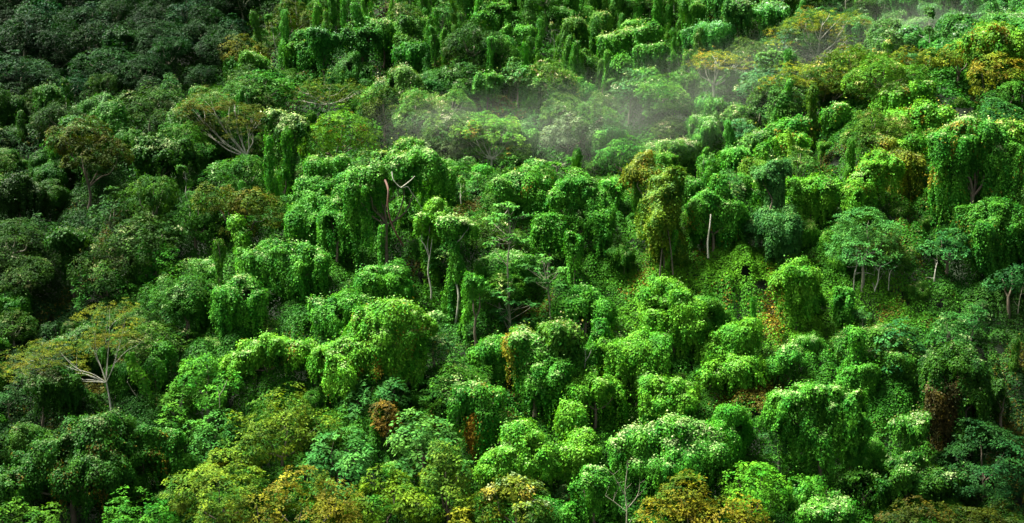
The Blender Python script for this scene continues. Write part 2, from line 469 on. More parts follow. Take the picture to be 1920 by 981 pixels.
def limb_path(a, b, rg, bend=.15, n=3, sag=.2):
    a = np.array(a, float); b = np.array(b, float)
    t = np.linspace(0, 1, n + 2)[:, None]
    P = a + (b - a) * t
    L = np.linalg.norm(b - a)
    P[1:-1] += rg.normal(0, bend * L * .22, (n, 3))
    P[:, :2] += ((b - a)[:2] * sag * np.sin(t * math.pi))
    return P

def add_trunk(lobes, seed, root, mat, thick=.22, fork=.5, part_name='trunk', lean=None):
    rg = np.random.default_rng(seed + 31)
    C = np.array([[b['x'], b['y'], b['z'] - b['hd'] * .7] for b in lobes])
    W = np.array([b['rx'] for b in lobes])
    cen = (C * W[:, None]).sum(0) / W.sum()
    top = cen * np.array([.7, .7, 1]); F0 = top * fork; F0[2] = top[2] * fork
    T = Tubes()
    T.add(limb_path((0, 0, -.6), F0, rg, .12, 2, 0), [thick * 1.35, thick * 1.05, thick * .9, thick * .8], 8)
    for i, c in enumerate(C):
        T.add(limb_path(F0 * .97, c, rg, .22, 3, .15), [thick * .62, thick * .5, thick * .4, thick * .28, thick * .12], 6)
    part(part_name, T.mesh(part_name, mat), root)
    return F0

HARD = []
NEAR = []      # footprints of the hand placed trees: x, y, radius
LAND = []      # landmarks for labels: (photo x, photo y, phrase)
HERO = []      # (kind, px, py)

def vine_tree(L, base_row, label, tint='vine', pale=.35, autumn=0.0, name='vine_draped_tree', cat='vine-draped tree', group=None, dens=1.0, bark=None, fork=.5, thick=.25, land=None, base_x=None, lump=1.0, leaf=None, extra=None, color=(1, 1, 1), depth_k=.92):
    thick *= .75
    seed = 100 + len(HERO) * 7
    xs = sum(l[0] for l in L) / len(L); ys = sum(l[1] for l in L) / len(L)
    base = hit(base_x if base_x is not None else xs, base_row)
    root = thing(name, label, cat, base, group)
    lob = lobes_from_px(L, base, seed, depth_k)
    lf = leaf or (.25 if base[1] < 205 else .33)
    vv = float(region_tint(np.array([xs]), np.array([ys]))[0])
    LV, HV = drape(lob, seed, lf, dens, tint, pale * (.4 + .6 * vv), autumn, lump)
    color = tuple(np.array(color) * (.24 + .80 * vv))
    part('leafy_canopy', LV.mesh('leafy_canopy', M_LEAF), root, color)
    if HV.V: part('hanging_vines', HV.mesh('hanging_vines', M_LEAF), root, color)
    add_trunk(lob, seed, root, bark or M_BROWN, thick, fork)
    mpp = (base @ FWD) / F
    NEAR.append((base[0], base[1], (max(l[0] + l[2] / 2 for l in L) - min(l[0] - l[2] / 2 for l in L)) * mpp / 2))
    if land: LAND.append((xs, ys, land))
    HERO.append((cat, xs, ys))
    if extra: extra(root, base)
    return root

def broad_tree(L, base_row, label, tint='deep', pale=0.0, autumn=0.0, name='broadleaf_tree', cat='tree', group=None, dens=1.0, bark=None, fork=.45, thick=.22, land=None, base_x=None, leaf=.36, ros=.62, flat=.0, extra=None, color=(1, 1, 1), k=11, depth_k=.92, full=True, limbs=True):
    seed = 100 + len(HERO) * 7
    xs = sum(l[0] for l in L) / len(L); ys = sum(l[1] for l in L) / len(L)
    base = hit(base_x if base_x is not None else xs, base_row)
    root = thing(name, label, cat, base, group)
    lob = lobes_from_px(L, base, seed, depth_k, full=full)
    LV = crown(lob, seed, leaf, dens, tint, pale, autumn, ros, flat, k)
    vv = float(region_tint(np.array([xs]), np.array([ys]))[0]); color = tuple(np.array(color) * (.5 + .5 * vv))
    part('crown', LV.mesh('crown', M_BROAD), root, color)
    if limbs: add_trunk(lob, seed, root, bark or M_BROWN, thick, fork)
    mpp = (base @ FWD) / F
    NEAR.append((base[0], base[1], (max(l[0] + l[2] / 2 for l in L) - min(l[0] - l[2] / 2 for l in L)) * mpp / 2))
    if land: LAND.append((xs, ys, land))
    HERO.append((cat, xs, ys))
    if extra: extra(root, base)
    return root

def px3(base, x, y, dy=0.0):
    """photo pixel at the depth of a base (plus dy metres) -> local coordinates"""
    d = (base @ FWD) + dy * cp
    return ray(x, y) * d - base

def stick(pts, r0, r1, mat, name='bare_branch', dy=0.0, sub=()):
    """a limb drawn through photo pixels at the tree's own depth"""
    def f(root, base, r0=r0 * .55, r1=r1 * .55):
        T = Tubes()
        P = [px3(base, p[0], p[1], dy + (p[2] if len(p) > 2 else 0)) for p in pts]
        T.add(P, np.linspace(r0, r1, len(P)), 8)
        for s, a, b in sub:
            Q = [px3(base, p[0], p[1], dy + (p[2] if len(p) > 2 else 0)) for p in s]
            T.add(Q, np.linspace(a, b, len(Q)), 6)
        part(name, T.mesh(name, mat), root)
    return f
def many(*fs):
    def g(root, base):
        for f in fs: f(root, base)
    return g

def umbrella_tree(pads, fork, base_px, label, tint='olive', bark=None, thick=.3, land=None, autumn=.2, color=(1, 1, 1), leaf=.26, dens=1.0, name='umbrella_tree', cat='umbrella tree', fine=3, forkr=None):
    """flat leaf pads on the ends of a spreading fan of limbs; pads: (x, y, width, height[, depth])"""
    seed = 100 + len(HERO) * 7; rg = np.random.default_rng(seed)
    base = hit(*base_px); root = thing(name, label, cat, base)
    mpp = (base @ FWD) / F
    lob = []
    for pd in pads:
        x, y, w, h = pd[:4]; dy = pd[4] if len(pd) > 4 else rg.uniform(-2.2, 2.2)
        p = px3(base, x, y, dy); rx = w * mpp / 2
        lob.append(dict(x=p[0], y=p[1], z=p[2], rx=rx, ry=rx * .9, hd=max(h * mpp * .6, .4), hb=max(h * mpp * .4, .3)))
    LV = crown(lob, seed, leaf, dens * .72, tint, 0, autumn, .5, .8, 12)
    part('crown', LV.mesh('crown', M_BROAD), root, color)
    T = Tubes(); f0 = px3(base, *fork); thick *= .8
    T.add([np.array([0, 0, -.5]), f0 * .5 + rg.normal(0, .08, 3), f0], [thick * 1.3, thick, thick * .85], 9)
    for b in lob:
        c = np.array([b['x'], b['y'], b['z'] - b['hd'] * .7])
        P = limb_path(f0 * .98, c, rg, .10, 3, .05)
        P[1:-1, 2] -= np.array([.05, .06, .03]) * np.linalg.norm(c - f0)
        T.add(P, [thick * .6, thick * .45, thick * .34, thick * .24, thick * .12], 7)
        for q in range(fine):
            i = rg.integers(2, 4); e = c + np.array([rg.uniform(-.8, .8) * b['rx'], rg.uniform(-.8, .8) * b['ry'], rg.uniform(-.1, .3) * b['hd']])
            T.add(limb_path(P[i], e, rg, .15, 2, .05), [thick * .26, thick * .2, thick * .14, thick * .06], 5)
    part('trunk', T.mesh('trunk', bark or M_PALE), root)
    xs = sum(p[0] for p in pads) / len(pads); ys = sum(p[1] for p in pads) / len(pads)
    NEAR.append((base[0], base[1], 3.0)); HARD.append((base[0], base[1], 2.6, 12.0)); HERO.append((cat, xs, ys))
    if land: LAND.append((xs, ys, land))
    return root

def tiered_tree(tiers, trunk, base_px, label, tint='teal', thick=.13, land=None, bark=None, leaf=.55, color=(1, 1, 1), name='tiered_tree'):
    """thin pale trunk with tiers of big-leaved rosettes on side branches; tiers: (x, y, width)"""
    seed = 100 + len(HERO) * 7; rg = np.random.default_rng(seed)
    base = hit(*base_px); root = thing(name, label, 'tree', base)
    mpp = (base @ FWD) / F
    T = Tubes(); P = [np.array([0, 0, -.5])] + [px3(base, *p) for p in trunk]
    T.add(P, np.linspace(thick * 1.3, thick * .4, len(P)), 8)
    LV = Leaves()
    PP = np.array(P)
    for (x, y, w) in tiers:
        nr = max(3, int(w / 9))
        for j in range(nr):
            e = px3(base, x + rg.uniform(-.5, .5) * w, y + rg.uniform(-5, 5), rg.uniform(-.5, .5) * w * mpp)
            k = np.argmin(np.abs(PP[:, 2] - (e[2] - .8))); a = PP[k].copy()
            if k > 0: a = PP[k - 1] + (PP[k] - PP[k - 1]) * rg.uniform(.4, 1)
            T.add([a, (a + e) / 2 + np.array([0, 0, -.1]), e], [thick * .4, thick * .25, thick * .12], 5)
            m = 3
            for q in range(m):
                cc = e + rg.normal(0, .28, 3) * np.array([1, 1, .5]); kk = 13
                th = rg.uniform(0, 6.28, kk)
                D = np.c_[np.cos(th), np.sin(th), rg.uniform(-.35, .3, kk)]
                Nn = np.array([[0, 0, 1.]]) + .3 * rg.normal(0, 1, (kk, 3))
                Ls = leaf * rg.uniform(.6, 1.2, kk)
                Pq = np.repeat(cc[None], kk, 0) + D * .05
                LV.add(Pq, Nn, D, Ls, Ls * .42, colours(Pq, tint, seed, 0, None, 0, rg), droop=.3)
    part('crown', LV.mesh('crown', M_BROAD), root, color)
    part('trunk', T.mesh('trunk', bark or M_PALE), root)
    NEAR.append((base[0], base[1], 2.0)); HARD.append((base[0], base[1], 1.8, 6.0)); HERO.append(('tree', tiers[0][0], tiers[0][1]))
    if land: LAND.append((tiers[0][0], tiers[0][1], land))
    return root

def vine_pole(path, base_px, width, label, tint='vine', pale=.1, land=None, name='vine_clad_trunk', leaf=.3):
    """a leaning trunk wrapped in creeper; path in photo pixels from the foot up"""
    seed = 100 + len(HERO) * 7; rg = np.random.default_rng(seed)
    base = hit(*base_px); root = thing(name, label, 'vine-clad trunk', base)
    mpp = (base @ FWD) / F
    P = np.array([px3(base, p[0], p[1], p[2] if len(p) > 2 else 0) for p in path]); r = width * mpp / 2
    T = Tubes(); T.add(P, np.linspace(r * .4, r * .18, len(P)), 7); part('trunk', T.mesh('trunk', M_PALE), root)
    seg = np.linalg.norm(np.diff(P, axis=0), axis=1); Lt = seg.sum()
    n = int(2 * math.pi * r * Lt * 2.6 / (.5 * leaf * leaf * .7))
    s = rg.random(n) * Lt; cs = np.r_[0, np.cumsum(seg)]
    C = np.stack([np.interp(s, cs, P[:, k]) for k in range(3)], 1)
    i = np.clip(np.searchsorted(cs, s) - 1, 0, len(seg) - 1); D = unit(np.diff(P, axis=0))[i]
    rr = rg.normal(0, 1, (n, 3)); rr = unit(rr - D * (rr * D).sum(1, keepdims=True))
    nz = Noise(seed)(C, 1.1)
    W = C + rr * (r * (.75 + .22 * nz + rg.normal(0, .1, n)))[:, None]
    W[:, 2] -= rg.random(n) ** 3 * 1.2 * (rr[:, 2] < .2)
    LV = Leaves(); Ls = leaf * rg.uniform(.6, 1.25, n)
    LV.add(W, rr + np.array([0, 0, .3]) + .45 * rg.normal(0, 1, (n, 3)), np.array([[0, 0, -1.]]) + .5 * rg.normal(0, 1, (n, 3)), Ls, Ls * .7,
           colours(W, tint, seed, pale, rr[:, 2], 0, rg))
    part('creeper', LV.mesh('creeper', M_LEAF), root)
    NEAR.append((base[0], base[1], 1.5)); HARD.append((base[0], base[1], 1.5, 5.0)); HERO.append(('vine-clad trunk', path[-1][0], path[-1][1]))
    if land: LAND.append((path[-1][0], path[-1][1], land))
    return root

def snag(paths, base_px, label, bark=None, thick=.12, name='bare_tree', land=None):
    seed = 100 + len(HERO) * 7; rg = np.random.default_rng(seed)
    base = hit(*base_px); root = thing(name, label, 'bare tree', base)
    T = Tubes()
    for k, p in enumerate(paths):
        P = [px3(base, *q) for q in p]
        if k == 0: P = [np.array([P[0][0], P[0][1], min(P[0][2], 0) - .4])] + P
        th = thick * .75 * (1 if k == 0 else .55)
        T.add(P, np.linspace(th, th * .3, len(P)), 7)
        for i in range(1, len(P)):
            for _ in range(2):
                e = P[i] + rg.normal(0, .5, 3) + np.array([0, 0, .5])
                T.add([P[i], (P[i] + e) / 2 + rg.normal(0, .05, 3), e], [th * .25, th * .18, th * .08], 4)
    part('trunk', T.mesh('trunk', bark or M_WHITE), root)
    NEAR.append((base[0], base[1], 1.2)); HARD.append((base[0], base[1], 1.2, 6.0)); HERO.append(('bare tree', paths[0][-1][0], paths[0][-1][1]))
    return root

# ------------------------------------------------------------------ the hillside
gx = np.arange(-330, 331, 3.0); gy = np.arange(60, 471, 3.0)
GX, GY = np.meshgrid(gx, gy, indexing='ij')
GZ = terr(GX.ravel(), GY.ravel()) - 2.0
nbig = Noise(4242)
Pg = np.c_[GX.ravel(), GY.ravel(), GZ]
Pg[:, 2] += .35 * nbig(Pg * np.array([1, 1, 0]), .35)
ny = len(gy)
I, J = np.meshgrid(np.arange(len(gx) - 1), np.arange(ny - 1), indexing='ij')
Fg = np.stack([I * ny + J, (I + 1) * ny + J, (I + 1) * ny + J + 1, I * ny + J + 1], -1).reshape(-1, 4)
hill_me = to_mesh('hillside', Pg, Fg, None, M_SOIL)
hill = bpy.data.objects.new('hillside', hill_me); COL.objects.link(hill); hill['kind'] = 'structure'

# creeper carpet: leaves over a billowing surface
def carpet(LV, x0, x1, y0, y1, leaf, lai, seed):
    rg = np.random.default_rng(seed)
    A = (x1 - x0) * (y1 - y0) * 1.15
    n = int(A * lai / (.5 * leaf * leaf * .75))
    x = rg.uniform(x0, x1, n); y = rg.uniform(y0, y1, n)
    m = np.abs(x) < y * .50 + 14; x = x[m]; y = y[m]      # the side of the hill the photograph could see, with a margin
    z = terr(x, y)
    P = np.c_[x, y, z]; Q = P * np.array([1, 1, 0])
    n1, n2, n3 = Noise(seed + 1), Noise(seed + 2), Noise(seed + 3)
    e = .12
    def h(Q):
        a = np.abs(n1(Q, .40)); b = np.abs(n2(Q, 1.1)); c = n3(Q, 2.6)
        return 2.1 * np.clip(a, 0, 1.3) + 1.0 * np.clip(b, 0, 1.2) + .22 * np.abs(c) - 1.2
    h0 = h(Q); hx = (h(Q + np.array([e, 0, 0])) - h0) / e; hy = (h(Q + np.array([0, e, 0])) - h0) / e
    tx = (terr(x + .5, y) - z) / .5; ty = (terr(x, y + .5) - z) / .5
    N = unit(np.c_[-(hx + tx), -(hy + ty), np.ones(len(x))])
    P[:, 2] += h0 + rg.normal(0, .10, len(x))
    keep = (n3(Q, .9) + .5 * n1(Q, 2.3) > -1.55); P, Q, N = P[keep], Q[keep], N[keep]
    k = len(P)
    px, py, _ = project(P)
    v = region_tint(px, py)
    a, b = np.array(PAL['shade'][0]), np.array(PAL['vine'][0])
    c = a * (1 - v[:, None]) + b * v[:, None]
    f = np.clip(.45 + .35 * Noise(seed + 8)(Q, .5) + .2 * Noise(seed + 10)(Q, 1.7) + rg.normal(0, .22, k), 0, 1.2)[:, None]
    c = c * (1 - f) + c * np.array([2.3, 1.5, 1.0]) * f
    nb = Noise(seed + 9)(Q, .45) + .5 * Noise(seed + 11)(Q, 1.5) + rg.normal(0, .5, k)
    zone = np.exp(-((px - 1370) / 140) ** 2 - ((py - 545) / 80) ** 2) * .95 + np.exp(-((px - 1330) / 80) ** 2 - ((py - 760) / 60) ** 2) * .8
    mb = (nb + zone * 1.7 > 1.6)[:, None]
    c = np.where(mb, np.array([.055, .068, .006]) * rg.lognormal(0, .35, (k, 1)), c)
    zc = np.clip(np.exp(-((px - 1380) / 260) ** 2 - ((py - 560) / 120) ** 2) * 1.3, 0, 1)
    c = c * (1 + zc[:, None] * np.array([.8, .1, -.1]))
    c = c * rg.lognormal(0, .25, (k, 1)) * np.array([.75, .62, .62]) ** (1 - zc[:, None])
    Ls = leaf * rg.uniform(.6, 1.3, k)
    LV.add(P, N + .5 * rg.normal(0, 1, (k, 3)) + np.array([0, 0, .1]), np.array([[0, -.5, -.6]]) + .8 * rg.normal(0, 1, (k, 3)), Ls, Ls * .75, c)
LV = Leaves()
carpet(LV, -120, 120, 112, 212, .27, 2.9, 900)
carpet(LV, -188, 188, 212, 345, .42, 1.8, 901)
o = bpy.data.objects.new('creeper_ground_cover', LV.mesh('creeper_ground_cover', M_GRND)); COL.objects.link(o)
o['kind'] = 'stuff'; o['label'] = 'green creeper ground cover spreading over the hillside'; o['category'] = 'ground cover'
del LV

#@@HEROES
V, B = vine_tree, broad_tree
# --- along the crest in the middle
V([(723,283,40,345),(757,292,52,345),(801,289,68,405),(699,306,66,390),(676,322,46,474),(692,350,36,470),(716,338,24,502),(662,350,34,445),(742,300,50,335)], 512,
  'big vine-draped tree on the crest with long hanging curtains and a red-brown bare trunk', pale=.62, land='the curtained tree with red trunk', thick=.3,
  extra=many(stick([(722,338,-2.2),(728,356,-3.6),(727,385,-3.8),(733,415,-3.6),(744,440,-3.6),(757,462,-3.2)], .26, .2, M_RED, 'red_trunk'),
             stick([(735,322,-2.5),(738,338,-2.8),(752,352,-2.8),(764,350,-2.6),(772,362,-2.5),(785,380,-2.4),(796,402,-2)], .13, .05, M_WHITE, sub=[([(752,352,-2.8),(768,340,-2.5),(778,330,-2)], .07, .03)])), base_x=725)
V([(602,290,46,360),(643,288,28,335),(612,318,56,400),(655,322,46,395),(578,335,46,400)], 432, 'cluster of bright vine knobs at the left end of the crest', pale=.45, land='the bright knobbly crest mounds')
V([(573,358,54,455),(593,402,46,455),(641,348,44,420),(622,372,40,430),(560,400,40,450)], 468, 'stepped vine mound below the bright knobs of the crest', pale=.3)
V([(620,398,42,474),(645,402,44,452)], 505, 'arched vine-covered tree with a dark hollow below it, left of the curtained tree', pale=.25)
V([(472,472,52,530),(528,457,44,530),(575,464,68,566),(601,482,34,575),(500,475,48,540),(548,478,50,560)], 584, 'long bright vine mound with several humps left of centre', tint='vine', pale=.42, land='the long bright many-humped mound')
V([(450,517,44,640),(478,545,42,636),(427,532,50,610),(462,528,44,640)], 650, 'tall ghost-shaped vine mound with a pale pointed crest', pale=.45, land='the ghost-shaped pointed mound')
V([(349,533,52,600),(374,545,40,600),(335,560,34,590)], 648, 'rounded vine hood over a dark hollow left of the ghost-shaped mound', pale=.3)
V([(724,500,76,566),(694,520,50,570),(752,525,40,570)], 590, 'neat round green vine dome below the curtained tree', tint='vine', pale=.15, land='the neat round green dome')
V([(740,567,98,640),(685,588,70,650),(783,590,46,650),(706,618,76,690),(763,612,58,700),(655,628,66,690),(612,645,56,700),(640,660,66,735),(740,640,60,715)], 748,
  'wide pale yellowish vine-covered tree with a dark cave under its left side', tint='lime', pale=.45, autumn=.12, land='the pale mound with dark cave', thick=.35, base_x=700)
V([(600,560,46,622),(640,552,60,618),(668,556,44,610),(620,575,50,625)], 640, 'low green vine mound just above the wide pale mound', pale=.2)
V([(1163,638,62,712),(1220,626,68,715),(1190,640,50,700),(1205,672,26,752)], 752, 'twin round vine domes joined side by side with a tongue hanging between', tint='lime', pale=.2, land='the twin round domes')
V([(1110,698,84,765),(1158,714,50,785),(1080,720,40,760)], 806, 'broad green vine dome with long loose strands hanging over a dark hollow', tint='lime', pale=.15, land='the broad dome with the strand fringe')
V([(1248,705,88,772),(1222,732,56,775),(1272,738,54,785),(1240,745,60,780)], 806, 'broad low vine dome right of the strand-fringed dome', tint='lime', pale=.2)
V([(1075,762,46,838),(1078,775,38,836)], 856, 'small smooth hood of vines standing like an egg', tint='lime', pale=.15, land='the egg-shaped hood', thick=.15)
V([(1095,811,40,875),(1079,832,46,902),(1104,838,34,895)], 912, 'narrow pointed vine hood just below the egg-shaped hood', tint='lime', pale=.2, thick=.15)
V([(1262,788,92,860),(1190,805,62,880),(1166,818,44,890),(1312,800,86,880),(1222,828,90,930),(1285,830,90,925),(1340,835,60,900)], 962, 'very wide vine mound with pinkish pale flowers along its crest at bottom right of centre', pale=.6, land='the very wide pale-flowered mound', thick=.35)
V([(1222,545,36,628),(1248,522,52,640),(1270,546,44,660),(1295,568,46,660),(1310,600,36,650),(1238,580,34,640)], 672, 'group of vine columns standing together behind the twin domes', tint='lime', pale=.25, land='the joined vine columns')
V([(1417,597,24,668),(1374,617,62,684),(1344,642,52,688),(1398,622,40,672)], 694, 'long sloping vine mound with a narrow upright finger at its right end', tint='lime', pale=.2, land='the upright-fingered mound')
V([(1394,668,50,730),(1364,686,46,730),(1420,672,44,730)], 744, 'pair of rounded vine mounds below the finger mound', tint='lime', pale=.3)
V([(1483,645,50,702),(1457,664,40,710),(1500,660,36,700)], 716, 'pale-topped vine mound right of the paired rounded mounds', pale=.5)
V([(1338,684,26,735),(1326,700,30,740)], 748, 'tiny upright vine knob in the open clearing', tint='lime', pale=.1, thick=.1)
V([(1526,712,54,790),(1500,728,60,860),(1584,744,68,850),(1472,742,56,820),(1515,775,40,890),(1541,813,36,908),(1492,760,40,885),(1606,765,36,850),(1560,760,40,840)], 918,
  'large vine-draped tree with heavy curtains and a dark cave at lower right', tint='vine', pale=.42, land='the large lower right curtained tree', thick=.35, base_x=1540)
V([(1605,883,70,945),(1635,900,50,950)], 956, 'round dark green vine mound in front of the large curtained tree at lower right', tint='deep', pale=.1)
V([(1547,930,76,1000),(1515,950,50,1000),(1578,950,46,1000)], 1020, 'whitish-topped vine mound on the bottom edge right of centre', pale=.6)
V([(1515,897,52,965),(1495,915,40,965)], 972, 'small green vine mound beside the whitish-topped mound', pale=.1)
V([(1790,880,62,938),(1752,888,60,945),(1738,905,46,950)], 962, 'dark vine mound with a pale right crown near the lower right corner', tint='deep', pale=.45, color=(.9,.9,.9))
V([(1678,856,38,905),(1702,880,56,935),(1716,846,40,890)], 950, 'lumpy vine mound with a pale knob left of the lower right thicket', tint='deep', pale=.35)
V([(1800,655,84,750),(1832,682,50,800),(1765,672,60,760),(1792,700,52,880,{'tint':'dry'}),(1760,720,40,830,{'tint':'dry'}),(1826,730,40,840)], 886,
  'huge dark vine-draped tree with a brown dead curtain on the right side', tint='deep', pale=.35, land='the dark tree with brown curtain', thick=.35, base_x=1800)
V([(1868,715,52,790),(1885,730,40,800)], 812, 'small dark vine mound with whitish crown right of the brown-curtained tree', tint='deep', pale=.4)
V([(1820,218,60,425),(1790,234,54,420),(1856,232,60,440),(1765,252,46,410),(1884,268,50,430),(1800,262,40,428),(1840,250,40,330)], 470,
  'towering vine-draped tree with long waterfall curtains at upper right', tint='vine', pale=.6, autumn=.12, land='the towering waterfall tree', thick=.4, dens=1.05)
V([(1832,392,56,480),(1870,372,66,510),(1895,400,50,500),(1850,420,50,510)], 522, 'curtained vine slope below the waterfall tree', pale=.15, autumn=.05)
V([(1642,284,46,370),(1622,322,46,400),(1602,356,40,412),(1665,300,46,360),(1630,300,40,380)], 420, 'long vine-covered slope running down left from the waterfall tree', tint='lime', pale=.3, autumn=.25)
V([(1500,333,58,402),(1540,333,56,396),(1520,347,40,412)], 420, 'smooth wide vine arch on the right slope', tint='lime', pale=.25, land='the smooth wide vine arch')
V([(1489,495,58,545),(1474,515,36,580),(1521,512,44,572),(1486,520,26,612)], 618, 'dome of vines hollow underneath with one hanging tongue right of the clearing', tint='lime', pale=.2, land='the hollow clearing dome')
V([(1592,536,32,600),(1586,560,36,604)], 612, 'small cone of vines right of the hollow dome', tint='vine', pale=.1, thick=.12)
V([(1603,612,30,700),(1588,684,36,748),(1622,684,32,750)], 758, 'tall thin vine tower with two spreading feet', pale=.1, land='the thin tower with two feet')
V([(1455,304,62,326),(1432,312,44,330),(1452,322,30,445),(1448,384,84,470),(1470,400,50,470)], 478, 'bluish flat-topped vine tree on a thick column with a spreading skirt', tint='teal', pale=.15, color=(1.3,1.15,1.2), land='the bluish flat-topped column')
V([(1209,290,34,335,{'tint':'olive','autumn':.5}),(1190,308,36,345,{'tint':'olive','autumn':.5}),(1226,310,34,350,{'tint':'olive','autumn':.4})], 430, 'thin tree with a brownish shaggy top on the crest', tint='olive', pale=.3, autumn=.4, bark=M_PALE)
V([(1267,322,26,430),(1240,335,34,440),(1224,372,38,430),(1254,350,46,485),(1236,400,40,470)], 528, 'shaggy weeping vine tree standing on several creeper legs', tint='olive', pale=.4, autumn=.25, color=(.8,1.1,1), land='the shaggy weeping tree on creeper legs',
  extra=many(stick([(1236,528,-2),(1240,480,-2),(1245,430,-2)], .22, .12, M_BROWN, 'creeper_leg'), stick([(1262,515,-2),(1258,470,-2),(1252,430,-2)], .2, .12, M_BROWN, 'creeper_leg')), base_x=1245)
V([(1350,322,28,400),(1331,366,56,432),(1371,374,46,440),(1310,380,40,420)], 496, 'spreading vine-draped tree with one white bare trunk showing below', tint='vine', pale=.3, autumn=.15, land='the draped tree with white trunk',
  extra=stick([(1328,484,-2.5),(1327,455,-2.5),(1330,430,-2.5),(1333,402,-2)], .24, .14, M_WHITE, 'white_trunk'), base_x=1335)
V([(1078,332,58,420),(1060,356,54,440),(1110,358,58,430),(1132,385,46,468),(1096,392,50,450),(1044,362,34,412)], 490, 'large smooth drape of vines hanging to the right on the crest', tint='vine', pale=.3, land='the large smooth drape on the crest', thick=.3)
V([(1027,404,50,462),(1050,422,36,458),(1010,425,30,455)], 512, 'vine cap on thin bare stems right of the middle of the crest', pale=.35, bark=M_PALE)
V([(1078,441,26,544)], 562, 'lone narrow vine column below the large smooth drape', tint='vine', pale=.2, thick=.12, land='the lone narrow column')
V([(985,320,60,395),(1006,330,50,400),(950,342,54,395),(1012,352,40,410),(965,330,50,390)], 428, 'conical leafy vine mound in the middle of the crest', pale=.4, autumn=.08, land='the conical crest mound')
V([(1005,299,42,352),(1026,320,38,368)], 396, 'small pale hood rising behind the conical mound', pale=.4)
V([(856,405,50,436),(840,411,30,440),(878,412,28,444),(850,430,16,590)], 604, 'flat whitish-capped vine tree on a thin bare trunk', pale=.8, bark=M_WHITE, land='the flat white-capped tree', thick=.16, fork=.85, base_x=853)
V([(806,372,22,545),(790,402,26,430),(822,398,20,440)], 566, 'crooked pale stem wound with straggling vines right of the red trunk', tint='lime', pale=.5, bark=M_WHITE, thick=.15)
V([(986,624,68,690),(1030,640,58,690),(962,640,36,692,{'tint':'gold','autumn':.6,'pale':0}),(1032,676,66,760),(1000,660,60,740),(1005,700,50,760)], 772, 'pale pink-flowered vine tree with an orange-brown left flank at centre', pale=.6, land='the pink-flowered tree', thick=.3)
V([(900,715,58,790),(870,722,50,770),(931,728,44,815),(893,765,26,850,{'tint':'amber','pale':0}),(910,760,40,840)], 868, 'vine tree with an orange-brown dying curtain hanging below its pale top', pale=.45, autumn=.1, land='the orange-curtained tree')
V([(980,798,58,870),(955,840,74,912),(1010,838,66,915),(920,852,56,905)], 940, 'bright lumpy vine mound with drooping sides near the bottom centre', tint='lime', pale=.4, land='the bright lumpy bottom mound')
V([(1115,880,44,960),(1092,898,40,980),(1130,897,38,985)], 1004, 'pale-shouldered vine mound at the bottom right of centre', pale=.4)
V([(1035,945,90,1005),(1000,960,50,1000)], 1034, 'low dark green vine mound cut by the bottom edge at centre', tint='vine', pale=.05)
V([(965,640,40,690),(930,640,46,700),(905,650,40,700)], 716, 'ragged vine bush left of the pink-flowered tree', pale=.35, tint='vine')
V([(885,515,30,640),(900,520,22,560)], 660, 'vine tower in the dark gap below the white-capped tree', pale=.1)
V([(1065,560,50,610),(1100,540,50,600),(1130,570,44,620)], 640, 'loose green vine humps on the slope right of centre', tint='vine', pale=.15)
V([(1098,645,60,700),(1120,600,30,660)], 716, 'green vine bush behind the small forked white branch', tint='vine', pale=.1,
  extra=stick([(1096,690,-3),(1098,672,-3),(1097,655,-3)], .1, .05, M_WHITE, sub=[([(1098,676,-3),(1104,668,-3),(1109,656,-3)], .08, .03)]))
V([(190,776,88,850),(150,798,78,870),(216,800,56,866),(104,832,86,900),(62,862,78,930),(130,872,80,960),(20,892,66,960),(175,866,90,985),(215,850,50,940)], 985,
  'great whitish-crested vine mound descending to the lower left corner', tint='vine', pale=.5, autumn=.05, land='the great mound at lower left', thick=.4, base_x=140)
V([(285,800,46,862),(252,822,64,890),(268,850,60,910)], 925, 'vine mound with yellowing leaves right of the great lower left mound', tint='vine', pale=.2, autumn=.18)
V([(321,826,50,880),(342,850,46,890)], 912, 'small rounded vine mound in a dark gap at lower left', pale=.3, autumn=.1)
V([(300,640,36,700),(285,670,30,740)], 752, 'dense ivy column right of the leaning creeper-clad trunk', tint='vine', pale=.05)
V([(520,628,70,690),(560,640,60,700),(480,640,60,700),(440,660,60,710)], 726, 'long pale-edged vine bank left of the wide pale mound', tint='lime', pale=.4, autumn=.06, land='the long pale-edged bank')
V([(508,212,36,244),(540,222,48,250),(557,235,26,262),(528,242,40,352)], 372, 'T-shaped vine tree with a whitish cap on a thick ivy column', tint='deep', pale=.85, land='the T-shaped white-capped tree')
V([(323,206,20,290),(336,222,26,300)], 306, 'narrow ivy column with a pale tip at left', tint='deep', pale=.5)
V([(291,262,62,320),(270,280,44,320),(342,268,54,318),(310,280,50,330)], 372, 'whitish-topped vine thicket at left of the T-shaped tree', tint='deep', pale=.75, land='the whitish thicket at left')
V([(40,338,50,400),(12,362,42,402),(62,350,40,400)], 434, 'dark vine mound with a pale rim at the left edge', tint='deep', pale=.6, land='the pale-rimmed mound at the left edge')
V([(275,342,50,405),(300,356,40,400)], 418, 'dark vine hood over a black hollow at left', tint='deep', pale=.1)
V([(556,54,24,95),(574,56,26,88),(545,76,22,135),(566,82,28,110)], 146, 'knobbly twin-headed vine column beside the yellow-crowned tree at top', tint='vine', pale=.5, thick=.12)
V([(575,78,34,142)], 150, 'pointed vine cone right of the twin-headed column at top', tint='vine', pale=.1, land='the pointed far-slope cone', thick=.12)
V([(687,34,20,80),(665,46,20,90),(698,48,18,80)], 96, 'pair of fat vine fingers on the far slope', tint='vine', pale=.35, land='the fat fingers on the far slope', thick=.1)
V([(762,33,26,80),(755,66,24,140),(775,70,30,140)], 148, 'dark-sided vine tower in the middle of the top left far slope', tint='deep', pale=.3, thick=.12)
